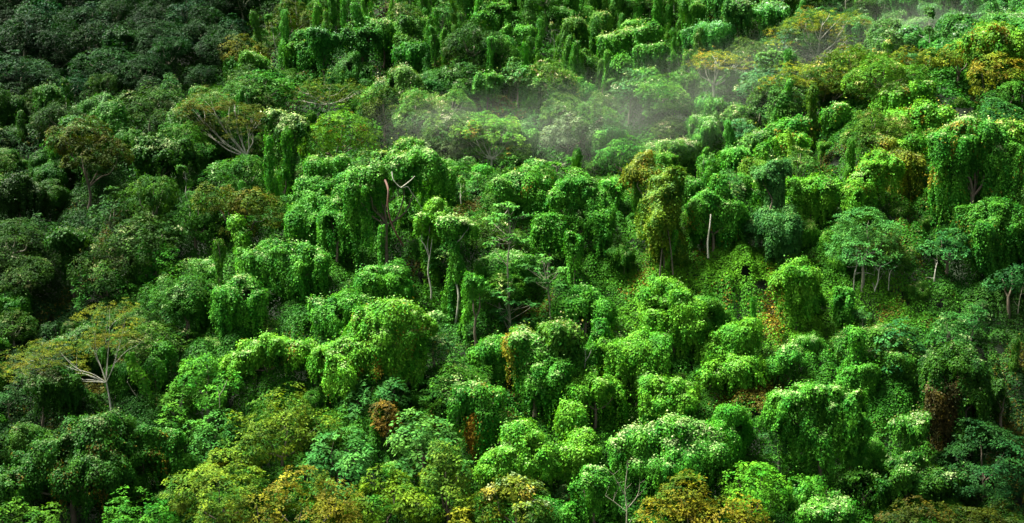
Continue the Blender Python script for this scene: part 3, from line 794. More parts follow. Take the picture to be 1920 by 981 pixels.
V([(430,110,26,165),(455,120,30,160)], 172, 'drooping vine hood below the yellow-crowned tree at top', tint='vine', pale=.3, color=(.8,.9,.9))
V([(510,130,44,170),(535,140,30,165)], 186, 'dark vine hood in the shade at top left of centre', tint='deep', pale=.3)
V([(1155,64,30,130),(1180,62,34,130),(1130,68,26,120)], 140, 'flat pale-topped vine tree over a dark hollow on the far slope', tint='vine', pale=.75, land='the flat pale-topped far tree')
V([(1170,108,34,150),(1155,120,22,155)], 160, 'bowed vine arch on the far slope', tint='vine', pale=.25)
V([(1205,50,30,90),(1225,42,26,95),(1205,85,34,160),(1230,80,30,160),(1215,125,40,170)], 178, 'weeping vine tree with long pale tassels on the far slope', tint='vine', pale=.5, land='the tasselled weeping far tree')
V([(988,58,26,110),(972,52,24,90)], 116, 'curved smooth vine horn on the far slope', tint='vine', pale=.2)
V([(905,22,16,80),(925,16,14,70),(893,30,16,80)], 90, 'cluster of thin vine spikes near the top edge', tint='vine', pale=.3, thick=.08)
V([(945,52,14,80),(955,75,34,110)], 118, 'vine stump with a pale whorled cap on the far slope', tint='vine', pale=.6, thick=.08)
V([(982,126,18,190),(996,150,14,210),(1008,172,12,220)], 224, 'thin pale vine spires standing in the hollow of the far slope', tint='vine', pale=.45, thick=.08, land='the thin pale spires')
# --- upper right
V([(1575,190,30,240),(1558,205,30,250)], 262, 'hanging vine sheaf above the right slope', tint='vine', pale=.4, autumn=.1)
V([(1480,222,40,270),(1450,240,36,280),(1510,215,36,260)], 300, 'vine-hung tree with a dark hollow at the left end of the right slope', tint='vine', pale=.35, autumn=.1)
V([(1470,262,40,310),(1440,275,30,310),(1500,258,40,310)], 318, 'vine sheaf below the dark hollow of the right slope', tint='lime', pale=.2, autumn=.2)
V([(1690,160,60,200),(1720,150,60,190),(1660,165,50,200)], 232, 'white-crested vine ridge on the right slope', tint='lime', pale=.7, autumn=.1, land='the white-crested ridge')
V([(1700,210,60,250),(1740,200,60,250),(1770,205,40,240)], 270, 'yellow-green vine bank below the white-crested ridge', tint='lime', pale=.25, autumn=.25)
V([(1700,290,60,350),(1660,262,34,300)], 366, 'ochre-tinged vine mound with a whitish brow on the right slope', tint='olive', pale=.5, autumn=.3)
V([(1880,48,90,110),(1838,62,50,110),(1862,70,60,120)], 205, 'pale-crested yellow tree draped in vines at the upper right corner', tint='lime', pale=.4, autumn=.3, color=(.95,.85,.8), land='the yellow upper right corner tree', thick=.35)
B([(1855,85,70,150),(1890,110,70,180),(1842,120,50,180)], 240, 'dense yellow-flecked tree below the upper right corner', tint='olive', autumn=.18)
B([(1795,78,60,110),(1815,92,50,120),(1780,95,40,115)], 176, 'small golden-leaved tree left of the yellow vine-draped tree', tint='olive', autumn=.35, bark=M_BROWN)
B([(1700,85,64,135),(1745,92,46,125),(1675,105,40,140)], 172, 'round olive tree on the right skyline of the ridge', tint='olive', autumn=.15, land='the round olive tree on the ridge')
B([(1900,140,80,210),(1870,170,70,230)], 262, 'deep green tree under the yellow trees at the right edge', tint='deep', autumn=.15)
B([(1880,190,80,250),(1900,210,60,260)], 300, 'feathery mid-green tree at the right edge above the waterfall tree', tint='teal')
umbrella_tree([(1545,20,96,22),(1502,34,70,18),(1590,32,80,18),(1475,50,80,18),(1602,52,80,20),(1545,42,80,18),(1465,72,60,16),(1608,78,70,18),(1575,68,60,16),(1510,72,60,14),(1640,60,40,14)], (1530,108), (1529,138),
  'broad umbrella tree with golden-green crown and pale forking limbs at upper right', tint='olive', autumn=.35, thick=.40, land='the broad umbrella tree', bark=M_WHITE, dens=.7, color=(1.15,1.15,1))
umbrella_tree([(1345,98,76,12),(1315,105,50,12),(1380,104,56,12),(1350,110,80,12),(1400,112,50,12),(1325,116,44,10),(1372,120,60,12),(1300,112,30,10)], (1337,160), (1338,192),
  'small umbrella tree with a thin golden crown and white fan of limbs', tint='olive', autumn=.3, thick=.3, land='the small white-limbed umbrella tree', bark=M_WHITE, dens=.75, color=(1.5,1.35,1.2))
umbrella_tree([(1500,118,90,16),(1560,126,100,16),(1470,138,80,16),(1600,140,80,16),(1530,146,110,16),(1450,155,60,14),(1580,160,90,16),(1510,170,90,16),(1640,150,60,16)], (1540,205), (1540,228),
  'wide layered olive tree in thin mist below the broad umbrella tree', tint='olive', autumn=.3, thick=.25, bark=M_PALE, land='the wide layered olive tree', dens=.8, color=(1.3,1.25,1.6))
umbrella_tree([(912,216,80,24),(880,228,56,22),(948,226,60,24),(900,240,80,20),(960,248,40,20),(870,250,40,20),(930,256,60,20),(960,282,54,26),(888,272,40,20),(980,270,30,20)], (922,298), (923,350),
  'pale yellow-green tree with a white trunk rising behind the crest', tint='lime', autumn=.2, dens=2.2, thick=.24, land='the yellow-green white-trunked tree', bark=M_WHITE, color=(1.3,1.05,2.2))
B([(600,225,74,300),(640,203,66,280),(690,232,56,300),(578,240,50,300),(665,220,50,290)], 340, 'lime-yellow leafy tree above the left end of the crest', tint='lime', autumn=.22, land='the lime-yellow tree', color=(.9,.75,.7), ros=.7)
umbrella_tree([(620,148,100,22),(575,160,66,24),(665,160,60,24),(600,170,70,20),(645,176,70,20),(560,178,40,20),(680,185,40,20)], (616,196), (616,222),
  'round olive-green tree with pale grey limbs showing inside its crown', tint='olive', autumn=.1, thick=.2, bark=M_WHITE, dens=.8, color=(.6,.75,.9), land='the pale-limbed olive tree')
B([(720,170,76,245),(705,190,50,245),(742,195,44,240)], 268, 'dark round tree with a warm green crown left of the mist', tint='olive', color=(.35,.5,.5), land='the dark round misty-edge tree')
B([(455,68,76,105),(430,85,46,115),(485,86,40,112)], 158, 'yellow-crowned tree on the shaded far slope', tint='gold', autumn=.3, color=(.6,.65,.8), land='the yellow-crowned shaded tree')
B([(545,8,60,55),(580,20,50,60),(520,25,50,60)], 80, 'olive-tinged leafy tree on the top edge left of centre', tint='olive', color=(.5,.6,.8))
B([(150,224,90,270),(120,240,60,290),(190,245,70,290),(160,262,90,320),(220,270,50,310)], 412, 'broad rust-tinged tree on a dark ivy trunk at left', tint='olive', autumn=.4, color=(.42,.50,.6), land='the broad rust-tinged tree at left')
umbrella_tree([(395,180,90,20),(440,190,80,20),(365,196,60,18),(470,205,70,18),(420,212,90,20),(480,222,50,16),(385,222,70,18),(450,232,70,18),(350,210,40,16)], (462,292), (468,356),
  'broad flat-topped olive tree on a pale leaning trunk left of the T-shaped tree', tint='olive', autumn=.3, thick=.3, bark=M_WHITE, color=(.5,.5,.55), land='the flat-topped pale-trunked olive tree')
B([(420,345,80,400),(470,350,80,410),(500,380,80,430),(440,385,80,440),(390,350,50,400)], 470, 'wide brownish-green tree left of the crest mounds', tint='olive', autumn=.3, color=(.45,.56,.6), land='the wide brownish-green tree')
B([(370,370,60,430),(345,385,60,430),(385,405,60,450)], 470, 'leafy dark green tree left of the wide brownish-green tree', tint='deep', color=(.9,1,.9))
V([(445,410,22,470),(456,440,20,490)], 498, 'bright leaning vine finger above the many-humped mound', tint='lime', pale=.3, thick=.1)
# --- left side
umbrella_tree([(205,572,90,14),(170,588,90,14),(235,592,60,14),(205,612,90,14),(225,628,110,18),(105,640,110,14),(60,655,90,14),(120,662,120,16),(60,680,110,16),(120,690,90,14),(30,690,70,14),(175,640,60,12)], (199,716), (210,778),
  'rusty umbrella tree with a pale mottled forked trunk at left', tint='gold', autumn=.4, thick=.13, bark=M_WHITE, land='the rusty umbrella tree at left', color=(.55,.66,.5), leaf=.2, fine=2)
vine_pole([(208,784),(180,750,0),(150,722,0),(122,700,0),(100,685,0)], (208,784), 12, 'pale mossy trunk leaning left under the rusty umbrella tree', tint='deep', pale=.3)
vine_pole([(288,778),(278,740,0),(268,710,0),(250,690,0),(243,660,0)], (288,780), 20, 'bright creeper-clad trunk bending left beside the rusty umbrella tree', tint='lime', land='the bending creeper-clad trunk')
vine_pole([(722,560),(717,520,0),(714,460,0),(716,420,0)], (722,560), 12, 'slim creeper-wrapped stem at the foot of the curtained tree', tint='vine')
vine_pole([(848,600),(846,560,0),(850,500,0),(849,440,0)], (848,602), 12, 'slender vine-wrapped trunk under the white-capped tree', tint='vine')
vine_pole([(1243,528),(1250,490,0),(1262,455,0),(1268,430,0)], (1243,530), 11, 'yellow-green creeper rope leaning right under the weeping tree', tint='lime')
snag([[(272,782),(262,752),(250,735),(238,715)],[(262,752),(270,735),(262,718)]], (272,784), 'thin grey leaning stem in the dark gap below the bending trunk', bark=M_PALE, thick=.09)
snag([[(1640,545),(1646,528),(1648,510),(1652,500),(1668,492),(1672,478)],[(1666,545),(1668,515),(1676,502),(1690,498)],[(1648,510),(1640,498),(1634,485)]], (1645,560), 'bleached forked bare tree on the right slope', thick=.14, land='the bleached forked bare tree')
snag([[(1602,516),(1606,500),(1607,482),(1612,468)],[(1606,512),(1625,512),(1640,516)]], (1602,545), 'pale bare stem left of the bleached forked tree', thick=.13)
snag([[(1752,522),(1754,506),(1758,490)]], (1752,540), 'short pale broken stem right of the bleached forked tree', thick=.16)
snag([[(1910,575),(1914,552),(1920,530)]], (1910,590), 'thin tan stem at the right edge', thick=.1, bark=M_PALE)
snag([[(1175,990),(1175,950),(1172,920),(1176,880)],[(1175,960),(1150,940),(1135,930)],[(1175,955),(1195,930),(1200,905)],[(1173,930),(1158,905),(1150,890)]], (1175,1060), 'leafless tree with thin tan twigs standing at the bottom edge', bark=M_PALE, thick=.14, land='the leafless tan tree')
snag([[(592,220),(560,205)],[(205,400),(206,380)]], (205,402), 'short dead stub near the rust-tinged tree', bark=M_PALE, thick=.1) if False else None
snag([[(590,310),(596,285),(592,262)]], (590,330), 'bare grey stem under the lime-yellow tree', bark=M_PALE, thick=.12)
snag([[(745,262),(746,240),(745,222)],[(746,250),(752,238)]], (745,268), 'thin pale stem standing in the brown mist behind the crest', bark=M_PALE, thick=.1)
snag([[(381,118),(378,100),(374,88)]], (381,124), 'thin grey dead stem in the dark far forest', bark=M_PALE, thick=.1)
# --- teal palmate and tiered trees
tiered_tree([(955,385,46),(940,408,60),(975,405,50),(955,445,70),(930,455,40),(985,450,40)], [(956,600,0),(953,540,0),(952,490,0),(957,440,0),(953,390,0)], (957,634), 'tall thin tiered tree with open star-shaped leaf clusters on a pale trunk', color=(2.1,1.7,1.5), land='the tall tiered tree')
tiered_tree([(952,545,70),(925,560,50),(980,565,60),(960,600,60),(930,585,40)], [(958,620,0),(955,580,0),(953,550,0)], (960,640), 'low tier of bluish star-shaped leaves at the foot of the tall tiered tree', color=(1.5,1.4,1.5))
tiered_tree([(1016,485,44),(995,500,40),(1040,505,44),(1010,525,50),(1048,540,36)], [(1032,590,0),(1030,560,0),(1024,520,0),(1018,490,0)], (1032,624), 'shorter tiered tree with grey-green star-shaped clusters right of the tall one', color=(2.2,1.7,1.6), land='the shorter tiered tree')
tiered_tree([(1070,300,20),(1040,305,24),(1062,318,20)], [(1046,350,0),(1044,325,0),(1044,308,0)], (1046,372), 'small open star-leaved sapling on the crest', tint='vine', color=(1.4,1.2,1.2))
B([(790,768,86,820),(770,790,70,850),(825,795,60,850),(795,820,90,870)], 905, 'star-leaved bright teal tree at lower left of centre', tint='teal', color=(1.9,1.4,1.2), leaf=.5, ros=.95, k=12, flat=.3, land='the star-leaved teal tree', autumn=0)
B([(700,702,70,760),(740,712,60,760),(670,730,60,790),(660,760,50,800)], 800, 'dull teal leafy tree below the dark cave', tint='teal', color=(1.2,1.1,1.0), leaf=.45, ros=.75, flat=.3)
B([(625,800,90,880),(665,830,70,900),(605,835,70,900),(640,860,100,930)], 950, 'teal-green tree with drooping star leaf clumps at lower left', tint='teal', color=(1.5,1.35,1.2), leaf=.48, ros=.8, flat=.3, land='the drooping teal tree')
B([(765,612,64,680),(740,640,60,690),(775,655,56,700)], 716, 'light feathery tree in front of the wide pale mound', tint='vine', color=(1.2,1.1,1.4), leaf=.4, ros=.7, flat=.3, bark=M_PALE)
B([(530,736,110,820),(500,785,100,850),(590,770,90,840),(555,760,90,830),(470,810,80,870)], 900, 'big round yellow-green tree crown at lower left of centre', tint='olive', color=(.7,.9,.9), land='the big round yellow-green crown', leaf=.32)
B([(560,892,160,985),(480,915,100,990),(630,905,100,985),(520,905,110,990),(600,940,140,1000)], 1090, 'wide orange-tinged tree crown along the bottom edge left of centre', tint='gold', autumn=.5, color=(.62,.68,.7), land='the wide orange-tinged crown', leaf=.3)
B([(410,862,130,930),(360,888,90,960),(465,880,90,950),(420,910,140,990)], 1050, 'wide yellow-green feathery crown left of the orange-tinged crown', tint='olive', color=(.85,1.05,1), leaf=.34, flat=.3, land='the yellow-green feathery crown')
B([(262,924,110,985),(230,940,70,985),(300,945,60,985)], 1066, 'fresh green feathery bush on the bottom edge at left', tint='vine', color=(1,1,.9), flat=.4)
B([(30,935,90,990),(75,950,70,990),(0,950,60,990)], 1070, 'bright yellow-green bush in the lower left corner', tint='lime', color=(.8,.8,.8), flat=.4)
B([(405,772,80,820),(375,792,60,840),(430,800,60,840),(400,815,80,860)], 860, 'mid-green tree with pale leaf tops left of the big round yellow-green crown', tint='teal', color=(1.7,1.5,1.1), autumn=.1)
B([(460,790,90,850),(440,830,90,880)], 900, 'yellow-flecked leafy tree between the pale-topped tree and the round crown', tint='olive', color=(.7,.95,.9), autumn=.2)
B([(385,662,60,720),(360,680,60,740),(420,690,60,750),(395,720,60,760)], 790, 'airy light green tree with thin pale fork at left of centre', tint='vine', color=(1.25,1.15,1.2), leaf=.36, bark=M_PALE, land='the airy light green tree', extra=stick([(412,765,-3),(411,742,-3),(407,722,-3)], .09, .05, M_PALE, sub=[([(411,742,-3),(420,728,-3),(426,712,-3)], .06, .03)]))
B([(345,700,50,740),(335,730,60,780),(320,755,50,800)], 812, 'thin yellow-green sapling with open layered leaves beside the ivy column', tint='lime', color=(.75,.8,.9), leaf=.4, ros=.8, flat=.5, bark=M_PALE)
B([(835,828,64,920),(860,862,56,960),(820,870,60,970),(845,900,80,985)], 1020, 'tall olive-green shaggy tree at the bottom left of centre', tint='olive', color=(.65,.95,1.3), land='the tall shaggy tree at the bottom')
B([(725,750,46,810),(735,775,40,810),(715,780,36,820)], 840, 'small orange-brown thicket between the teal trees', tint='amber', color=(.42,.5,.8), autumn=.2, land='the small orange-brown thicket')
B([(730,885,110,960),(690,905,90,985),(780,915,80,985)], 1050, 'yellow-green leafy crown at the bottom between the orange crown and the shaggy tree', tint='olive', color=(.65,.95,.8), leaf=.4)
B([(955,885,60,950),(990,900,60,985),(925,905,50,985),(1000,930,70,990)], 1056, 'cream and ochre flowering tree at the bottom centre', tint='olive', autumn=.3, color=(.9,.95,1.2), pale=.35, land='the cream and ochre tree')
B([(905,935,60,990),(870,950,60,990)], 1070, 'yellowish bush at the bottom left of the cream tree', tint='gold', color=(.7,.8,.9))
B([(1290,893,100,960),(1235,935,80,985),(1350,925,110,985),(1290,925,120,985),(1400,950,90,990)], 1096, 'wide rust-yellow feathery crown on the bottom edge right of centre', tint='gold', autumn=.5, color=(.72,.70,.7), flat=.3, land='the wide rust-yellow crown')
B([(1430,868,80,930),(1385,878,66,930),(1460,890,60,940),(1410,905,90,960)], 1010, 'bright yellow-green round crown behind the rust-yellow crown', tint='lime', color=(.75,.8,.7))
B([(1330,838,70,900),(1290,850,70,900)], 960, 'deep glossy green tree set into the wide pale-flowered mound', tint='deep', color=(1,1.1,.8))
B([(1740,938,120,985),(1680,950,80,990),(1820,948,110,990),(1880,960,90,990)], 1096, 'dark olive thicket with yellow flecks along the lower right edge', tint='olive', color=(.28,.3,.4), autumn=.35, land='the dark olive thicket at lower right')
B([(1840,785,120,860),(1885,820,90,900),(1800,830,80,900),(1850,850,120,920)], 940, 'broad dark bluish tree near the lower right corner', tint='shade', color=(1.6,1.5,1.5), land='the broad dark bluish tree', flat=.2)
B([(1630,388,80,445),(1592,412,60,460),(1662,408,56,460),(1620,430,90,490),(1580,445,50,480)], 548, 'feathery grey-green tree on bare pale stems on the right slope', tint='teal', color=(1.5,1.3,1.3), leaf=.28, ros=.55, bark=M_PALE, land='the feathery grey-green tree', flat=.3)
B([(1800,428,50,450),(1765,438,50,460),(1745,450,44,475),(1790,450,60,480)], 520, 'flat-tiered bluish tree below the waterfall curtains', tint='teal', color=(1.1,1.1,1.3), flat=.7, leaf=.4)
B([(1688,600,56,640),(1665,622,50,660),(1705,625,50,665),(1680,655,60,690)], 735, 'bluish star-leaved tree in the shaded right slope', tint='teal', color=(1,1.05,1.3), leaf=.5, ros=.8, flat=.4, land='the bluish star-leaved tree')
B([(1900,490,60,540),(1880,505,50,540)], 590, 'bluish leafy tree at the right edge', tint='teal', color=(.8,.9,1))
B([(200,502,60,560),(170,515,60,570),(225,520,50,560)], 590, 'mid-green glossy tree with flat clumps at left', tint='vine', color=(.75,.8,.9), flat=.3)
B([(290,458,60,510),(270,480,50,520),(318,475,50,515)], 540, 'bright green round bush in the shade left of centre', tint='vine', color=(.9,1,.8), land='the bright round shaded bush')
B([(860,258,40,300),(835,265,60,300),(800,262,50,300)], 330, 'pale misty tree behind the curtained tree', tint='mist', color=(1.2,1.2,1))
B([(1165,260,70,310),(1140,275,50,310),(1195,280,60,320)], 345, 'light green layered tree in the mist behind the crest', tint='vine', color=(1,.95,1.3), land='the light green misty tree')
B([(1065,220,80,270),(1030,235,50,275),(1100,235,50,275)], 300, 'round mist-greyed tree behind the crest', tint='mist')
# ------------------------------------------------------------------ the rest of the forest: copies of a few grown kinds
def proto_vine(w, h, nl, seed, leaf, pale, kind='mound', tint='vine'):
    rg = np.random.default_rng(seed); L = []
    for i in range(nl):
        a = rg.uniform(0, 6.28); r = (0 if i == 0 else rg.uniform(.35, .75)) * w / 2
        if kind == 'mound':
            rx = w * rg.uniform(.24, .36); z = h * (1 if i == 0 else rg.uniform(.6, .95))
            L.append(dict(x=r * math.cos(a), y=r * math.sin(a), z=z, rx=rx, ry=rx * rg.uniform(.8, 1.1), hd=rx * rg.uniform(.8, 1.1), sk=z * rg.uniform(.35, .75)))
        elif kind == 'tower':
            rx = w * (.5 if nl == 1 else .36) * rg.uniform(.85, 1.1); z = h * (1 if i == 0 else rg.uniform(.45, .9))
            L.append(dict(x=r * .8 * math.cos(a), y=r * .8 * math.sin(a), z=z, rx=rx, ry=rx, hd=rx * rg.uniform(.9, 1.6), sk=z * rg.uniform(.6, .9), flare=rg.uniform(.2, 1.1), peak=rg.uniform(1.0, 1.8)))
        else:   # cap: flat wide top over a thinner column
            if i == nl - 1: L.append(dict(x=0, y=0, z=h * .85, rx=w * .2, ry=w * .2, hd=w * .2, sk=h * .7))
            else:
                rx = w * rg.uniform(.24, .32)
                L.append(dict(x=r * math.cos(a), y=r * math.sin(a), z=h * rg.uniform(.88, 1), rx=rx, ry=rx, hd=rx * .6, sk=h * rg.uniform(.12, .3)))
    LV, HV = drape(L, seed, leaf, .85, tint, pale, 0, 2.0 if kind == 'tower' else 1.2)
    T = Tubes(); rg2 = np.random.default_rng(seed + 1)
    T.add(limb_path((0, 0, -.6), (0, 0, h * .55), rg2, .12, 2, 0), [.22, .18, .16, .13], 7)
    for b in L: T.add(limb_path((0, 0, h * .45), (b['x'], b['y'], b['z'] - b['hd'] * .7), rg2, .2, 2, .1), [.14, .1, .07, .04], 5)
    return [('leafy_canopy', LV.mesh('leafy_canopy', M_LEAF)), ('hanging_vines', HV.mesh('hanging_vines', M_LEAF)), ('trunk', T.mesh('trunk', M_BROWN))]
def proto_broad(w, h, nl, seed, leaf, ros, flat, tint='deep', k=10, bark=None):
    rg = np.random.default_rng(seed); L = []
    for i in range(nl):
        a = i * 2.4 + rg.uniform(-.4, .4); r = (0 if i == 0 else rg.uniform(.4, .7)) * w / 2
        rx = w * rg.uniform(.22, .34); z = h * (1 if i == 0 else rg.uniform(.62, .97))
        L.append(dict(x=r * math.cos(a), y=r * math.sin(a), z=z, rx=rx, ry=rx * rg.uniform(.8, 1.15), hd=rx * rg.uniform(.5, .85), hb=rx * rg.uniform(.5, .8)))
    LV = crown(L, seed, leaf, .95, tint, .03, 0, ros, flat, k)
    T = Tubes(); rg2 = np.random.default_rng(seed + 1)
    T.add(limb_path((0, 0, -.6), (0, 0, h * .5), rg2, .15, 2, 0), [.26, .2, .17, .15], 7)
    for b in L: T.add(limb_path((0, 0, h * .46), (b['x'], b['y'], b['z'] - b['hd'] * .7), rg2, .2, 3, .15), [.15, .12, .09, .07, .03], 5)
    return [('crown', LV.mesh('crown', M_BROAD)), ('trunk', T.mesh('trunk', bark or M_PALE))]

def proto_pole(h, seed):
    rg = np.random.default_rng(seed); top = np.array([rg.normal(0, .7), rg.normal(0, .7), h])
    T = Tubes(); P = limb_path((0, 0, -.5), top, rg, .1, 3, 0); T.add(P, [.13, .11, .09, .07, .03], 6)
    for i in (2, 3, 3):
        e = P[i] + rg.normal(0, .8, 3) * np.array([1, 1, .3]) + np.array([0, 0, 1.0]); T.add([P[i], (P[i] + e) / 2 + rg.normal(0, .1, 3), e], [.06, .04, .02], 5)
    L = [dict(x=top[0], y=top[1], z=h + .5, rx=.75, ry=.7, hd=.6, sk=.9), dict(x=P[3][0] + .5, y=P[3][1], z=P[3][2] + .8, rx=.5, ry=.5, hd=.5, sk=1.4)]
    LV, HV = drape(L, seed, .27, .8, 'vine', .55, 0)
    return [('leafy_canopy', LV.mesh('leafy_canopy', M_LEAF)), ('hanging_vines', HV.mesh('hanging_vines', M_LEAF)), ('trunk', T.mesh('trunk', M_WHITE))]

PROTO = {
  'pole': [proto_pole(6.5 + i, 3600 + i) for i in range(5)],
  'mound': [proto_vine(6.0 + .5 * i, 5.6 + .4 * (i % 4), 3 + i % 4, 3000 + i, .27, (.15, .35, .25, .5)[i % 4]) for i in range(9)],
  'tower': [proto_vine(1.7 + .35 * (i % 3), 7.5 + 1.3 * (i % 4), (2, 3, 3, 2, 4, 3, 2, 3)[i], 3100 + i, .27, (.2, .4, .1, .5)[i % 4], 'tower') for i in range(8)],
  'cap': [proto_vine(4.5 + .4 * i, 7.5 + .3 * i, 5, 3200 + i, .32, (.5, .7, .3, .6)[i % 4], 'cap') for i in range(4)],
  'broad': [proto_broad(7.5 + .5 * i, 8.0 + .4 * (i % 4), 6 + i % 3, 3300 + i, (.36, .42, .32)[i % 3], (.62, .75, .55)[i % 3], (.1, .4, .25)[i % 3]) for i in range(9)],
  'airy': [proto_broad(6.5, 8.5, 6, 3400 + i, .5, .85, .5, 'teal', 11, M_PALE) for i in range(4)],
}
KINDS = {
  'pole': ('slender_tree', 'thin-stemmed tree', [], 'thin-stemmed trees over the forest slope'),
  'mound': ('vine_mound', 'vine mound', ['rounded', 'lumpy', 'broad', 'hummocky'], 'vine mounds over the forest slope'),
  'tower': ('vine_tower', 'vine tower', ['slim', 'upright', 'narrow', 'finger-like'], 'vine towers over the forest slope'),
  'cap': ('vine_capped_tree', 'vine-capped tree', ['flat-headed', 'pale-capped', 'shaggy-topped', 'wide-capped'], 'vine-capped trees over the forest slope'),
  'broad': ('broadleaf_tree', 'leafy tree', ['round-crowned', 'bushy', 'full-crowned', 'spreading'], 'leafy trees over the forest slope'),
  'airy': ('open_crowned_tree', 'open-crowned tree', ['airy', 'thin-leaved', 'open-layered', 'loose'], 'open-crowned trees over the forest slope'),
}
rg = np.random.default_rng(77)
def zone(px, py):
    """kind weights (mound, tower, cap, broad, airy), spacing in m, tint colour, size, named by photo place of the foot"""
    v = float(region_tint(np.array([px]), np.array([py]))[0])
    g = rg.uniform(.75, 1.25)
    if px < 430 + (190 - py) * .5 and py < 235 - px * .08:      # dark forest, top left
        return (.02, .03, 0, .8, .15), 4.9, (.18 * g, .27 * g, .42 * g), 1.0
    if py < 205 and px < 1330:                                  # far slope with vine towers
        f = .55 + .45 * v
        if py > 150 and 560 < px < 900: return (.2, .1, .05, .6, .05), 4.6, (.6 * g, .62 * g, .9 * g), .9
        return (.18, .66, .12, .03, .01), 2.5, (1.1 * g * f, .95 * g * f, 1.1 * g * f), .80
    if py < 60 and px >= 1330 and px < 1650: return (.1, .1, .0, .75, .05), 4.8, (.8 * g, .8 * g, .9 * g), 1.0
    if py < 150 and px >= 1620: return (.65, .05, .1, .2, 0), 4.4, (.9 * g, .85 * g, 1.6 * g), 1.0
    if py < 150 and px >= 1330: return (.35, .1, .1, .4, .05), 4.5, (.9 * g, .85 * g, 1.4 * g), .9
    if py < 330 and 740 < px < 1480: return (.35, .06, .06, .45, .08), 4.4, (1.5 * g, 1.15 * g, 1.9 * g), .9   # misty hollow, mist paleness painted into the tint
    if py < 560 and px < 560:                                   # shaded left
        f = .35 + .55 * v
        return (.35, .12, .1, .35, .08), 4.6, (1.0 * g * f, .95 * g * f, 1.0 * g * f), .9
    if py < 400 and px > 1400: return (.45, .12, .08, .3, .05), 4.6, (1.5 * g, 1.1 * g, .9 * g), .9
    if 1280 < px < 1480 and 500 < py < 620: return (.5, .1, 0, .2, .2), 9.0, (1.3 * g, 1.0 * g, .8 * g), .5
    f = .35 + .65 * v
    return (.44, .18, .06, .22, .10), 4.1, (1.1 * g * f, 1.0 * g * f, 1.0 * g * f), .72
placed = []
cand = rg.uniform([-175, 128], [175, 338], (75000, 2))
cz = terr(cand[:, 0], cand[:, 1])
cpx, cpy, cd = project(np.c_[cand, cz])
ok = (cpx > -240) & (cpx < PW + 240) & (cpy < PH + 130) & (cpy > -75)
cand, cz, cpx, cpy = cand[ok], cz[ok], cpx[ok], cpy[ok]
NR = np.array(NEAR); HD = np.array(HARD); PL = np.zeros((0, 3))
counts = {}
spots = []
for i in range(len(cand)):
    x, y = cand[i]
    if len(spots) >= 1080: break
    if ((1270 < cpx[i] < 1475 and 505 < cpy[i] < 625) or (1285 < cpx[i] < 1420 and 735 < cpy[i] < 800)) and rg.random() < .93: continue
    w, sp, tint, size = zone(cpx[i], cpy[i])
    if cpx[i] < -60 or cpx[i] > PW + 60: sp = max(sp, 5.6); size *= 1.15; w = (.5, 0, 0, .45, .05)
    d = np.hypot(NR[:, 0] - x, (NR[:, 1] - y) * 1.0)
    if np.any(d < np.minimum(NR[:, 2] * .7 + .6, 4.6)): continue
    if np.any((np.abs(HD[:, 0] - x) < HD[:, 2]) & (HD[:, 1] - y > 0) & (HD[:, 1] - y < HD[:, 3])): continue
    # leave the ground just in front of a hand placed tree free, so that it shows
    dx = np.abs(NR[:, 0] - x); dyy = NR[:, 1] - y
    block = (dx < NR[:, 2] + 1.2) & (dyy > 0) & (dyy < 6.5)
    blocked = np.any(block)
    if len(PL) and np.any(np.hypot(PL[:, 0] - x, PL[:, 1] - y) < (sp + PL[:, 2]) / 2): continue
    kind = ('mound', 'tower', 'cap', 'broad', 'airy')[rg.choice(5, p=np.array(w) / sum(w))]
    if rg.random() < (.09 if cpy[i] < 230 and cpx[i] > 450 else .045): kind = 'pole'; sp = min(sp, 3.2)
    s = size * rg.uniform(.62, 1.25)
    if kind == 'tower' and sum(1 for q in spots if q[0] == 'tower') > 285: kind = 'mound'; s *= .7
    if blocked: s *= .42; kind = rg.choice(['mound', 'broad']) 
    cnt = {t: sum(1 for q in spots if q[0] == t) for t in ('mound', 'broad')}
    if kind in cnt and cnt[kind] > 288:
        kind = 'broad' if kind == 'mound' else 'mound'
        if cnt[kind] > 288: kind = rg.choice(['cap', 'airy'])
    PL = np.r_[PL, [[x, y, sp]]]
    spots.append((kind, x, y, cz[i], s, tint, cpx[i], cpy[i]))

# labels: each copy is singled out by its rank on one side of a landmark
LA = np.array([(l[0], l[1]) for l in LAND])
def rank_word(k):
    W = ['nearest', 'second nearest', 'third nearest', 'fourth nearest', 'fifth nearest', 'sixth nearest', 'seventh nearest', 'eighth nearest', 'ninth nearest', 'tenth nearest']
    return W[k] if k < 10 else f"{k + 1}th nearest"
DIR = ['right of', 'above-right of', 'above', 'above-left of', 'left of', 'below-left of', 'below', 'below-right of']
info = []
for (kind, x, y, z, s, tint, px, py) in spots:
    ty = py - 60 * s
    d2 = (LA[:, 0] - px) ** 2 + (LA[:, 1] - ty) ** 2; j = int(np.argmin(d2))
    a = math.degrees(math.atan2(LA[j, 1] - ty, px - LA[j, 0])) % 360
    info.append((j, DIR[int(((a + 22.5) % 360) // 45)], math.sqrt(d2[j])))
def look(i):
    kind, _, _, _, s, tint, _, _ = spots[i]
    sz = 'small' if s < .55 else ('mid-sized' if s < .9 else 'tall')
    lum = tint[1]
    return f"{sz} {'dark' if lum < .5 else ('green' if lum < 1.1 else 'bright green')} {KINDS[kind][1]}"
order = {}
for i, (j, side, d) in enumerate(info): order.setdefault((look(i), j, side), []).append((d, i))
labels = {}
for key, lst in order.items():
    lst.sort()
    for r, (d, i) in enumerate(lst):
        labels[i] = f"{key[0]}, {rank_word(r)} {key[2]} {LAND[key[1]][2]}"
base_objs = {}
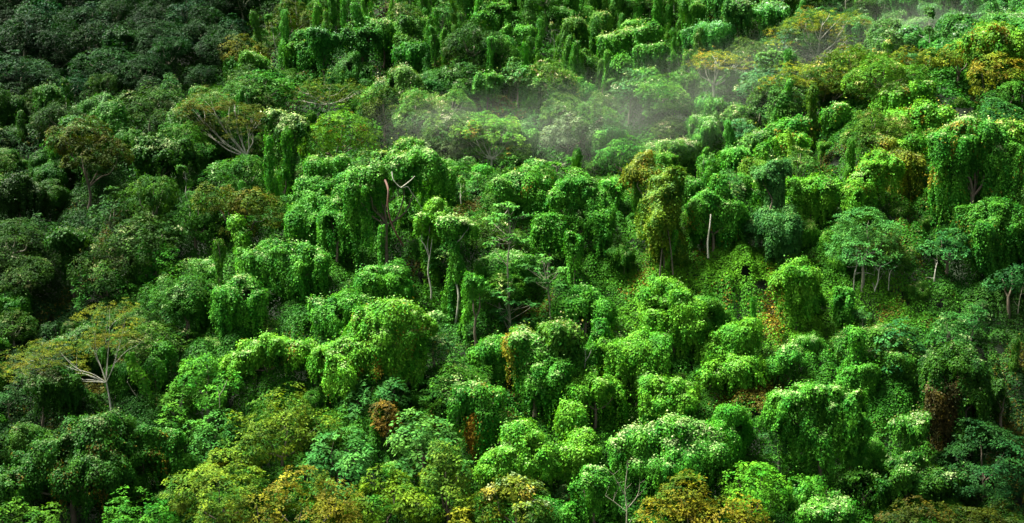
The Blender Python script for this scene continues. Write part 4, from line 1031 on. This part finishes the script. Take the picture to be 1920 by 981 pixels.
for i, (kind, x, y, z, s, tint, px, py) in enumerate(spots):
    name, cat, adj, group = KINDS[kind]
    pi = int(rg.integers(len(PROTO[kind]))); rz = rg.uniform(0, 6.28)
    tl = rg.normal(0, .10 if kind in ('tower', 'pole') else .04, 2)
    nx = .72 if kind == 'tower' else 1
    sc3 = (s * nx * rg.uniform(.85, 1.15), s * nx * rg.uniform(.85, 1.15), s * rg.uniform(.85, 1.3))
    c = tuple(np.array(tint) * rg.uniform(.85, 1.15, 3))
    if (kind, pi) not in base_objs:
        root = thing(name, labels[i], cat, (x, y, z - .2), group)
        root.rotation_euler = (tl[0], tl[1], rz); root.scale = sc3
        for pn, me in PROTO[kind][pi]: part(pn, me, root, c)
        base_objs[(kind, pi)] = root
    else:
        dup(base_objs[(kind, pi)], (x, y, z - .2), rz, sc3, labels[i], group, c, tl)
for t in ('pole', 'mound', 'tower', 'cap', 'broad', 'airy'):
    print(t, sum(1 for q in spots if q[0] == t))
print('fillers', len(spots), 'heroes', len(HERO))
# ------------------------------------------------------------------ drifting mist in the hollow behind the crest
def mist(px, row, y, rx, ry, rz, dens, seed, colr=(.74, .86, .70)):
    d = ray(px, row); c = d * (y / d[1])
    rgm = np.random.default_rng(seed)
    me = bpy.data.meshes.new('mist')
    import bmesh
    bm = bmesh.new(); bmesh.ops.create_icosphere(bm, subdivisions=3, radius=1.0); bm.to_mesh(me); bm.free()
    o = bpy.data.objects.new('mist', me); COL.objects.link(o); o.location = c.tolist(); o.scale = (rx, ry, rz)
    o['kind'] = 'stuff'; o['label'] = 'thin grey mist drifting through the forest hollow'; o['category'] = 'mist'
    m = bpy.data.materials.new('mist'); m.use_nodes = True; t = m.node_tree; t.nodes.clear()
    N = t.nodes.new; L = t.links.new
    tc = N('ShaderNodeTexCoord')
    ln = N('ShaderNodeVectorMath'); ln.operation = 'LENGTH'; L(tc.outputs['Object'], ln.inputs[0])
    fa = N('ShaderNodeMapRange'); fa.inputs['From Min'].default_value = 1.0; fa.inputs['From Max'].default_value = 0; fa.interpolation_type = 'SMOOTHERSTEP'
    fa.inputs['To Min'].default_value = 0; fa.inputs['To Max'].default_value = 1; L(ln.outputs['Value'], fa.inputs['Value'])
    no = N('ShaderNodeTexNoise'); no.inputs['Scale'].default_value = 1.7; no.inputs['Detail'].default_value = 3
    mp = N('ShaderNodeMapping'); mp.inputs['Location'].default_value = (seed * 3.1, seed * 1.7, 0); mp.inputs['Scale'].default_value = (1.4, 1, 1.1)
    L(tc.outputs['Object'], mp.inputs[0]); L(mp.outputs[0], no.inputs[0])
    nr = N('ShaderNodeMapRange'); nr.inputs['From Min'].default_value = .22; nr.inputs['From Max'].default_value = .72; L(no.outputs[0], nr.inputs['Value'])
    mu = N('ShaderNodeMath'); mu.operation = 'MULTIPLY'; L(fa.outputs[0], mu.inputs[0]); L(nr.outputs[0], mu.inputs[1])
    m2 = N('ShaderNodeMath'); m2.operation = 'MULTIPLY'; m2.inputs[1].default_value = dens; L(mu.outputs[0], m2.inputs[0])
    pv = N('ShaderNodeVolumePrincipled'); pv.inputs['Color'].default_value = (*colr, 1); L(m2.outputs[0], pv.inputs['Density'])
    pv.inputs['Anisotropy'].default_value = .3
    ou = N('ShaderNodeOutputMaterial'); L(pv.outputs[0], ou.inputs['Volume'])
    me.materials.append(m)
    return o
mist(1080, 235, 221, 30, 11, 10, .011, 1)
mist(1300, 200, 230, 34, 12, 12, .010, 2)
mist(1480, 150, 241, 28, 12, 11, .011, 3)
mist(840, 240, 224, 20, 10, 8, .013, 4)
mist(1720, 85, 252, 32, 14, 12, .014, 5)
cy.volume_step_rate = 2.0; cy.volume_max_steps = 64
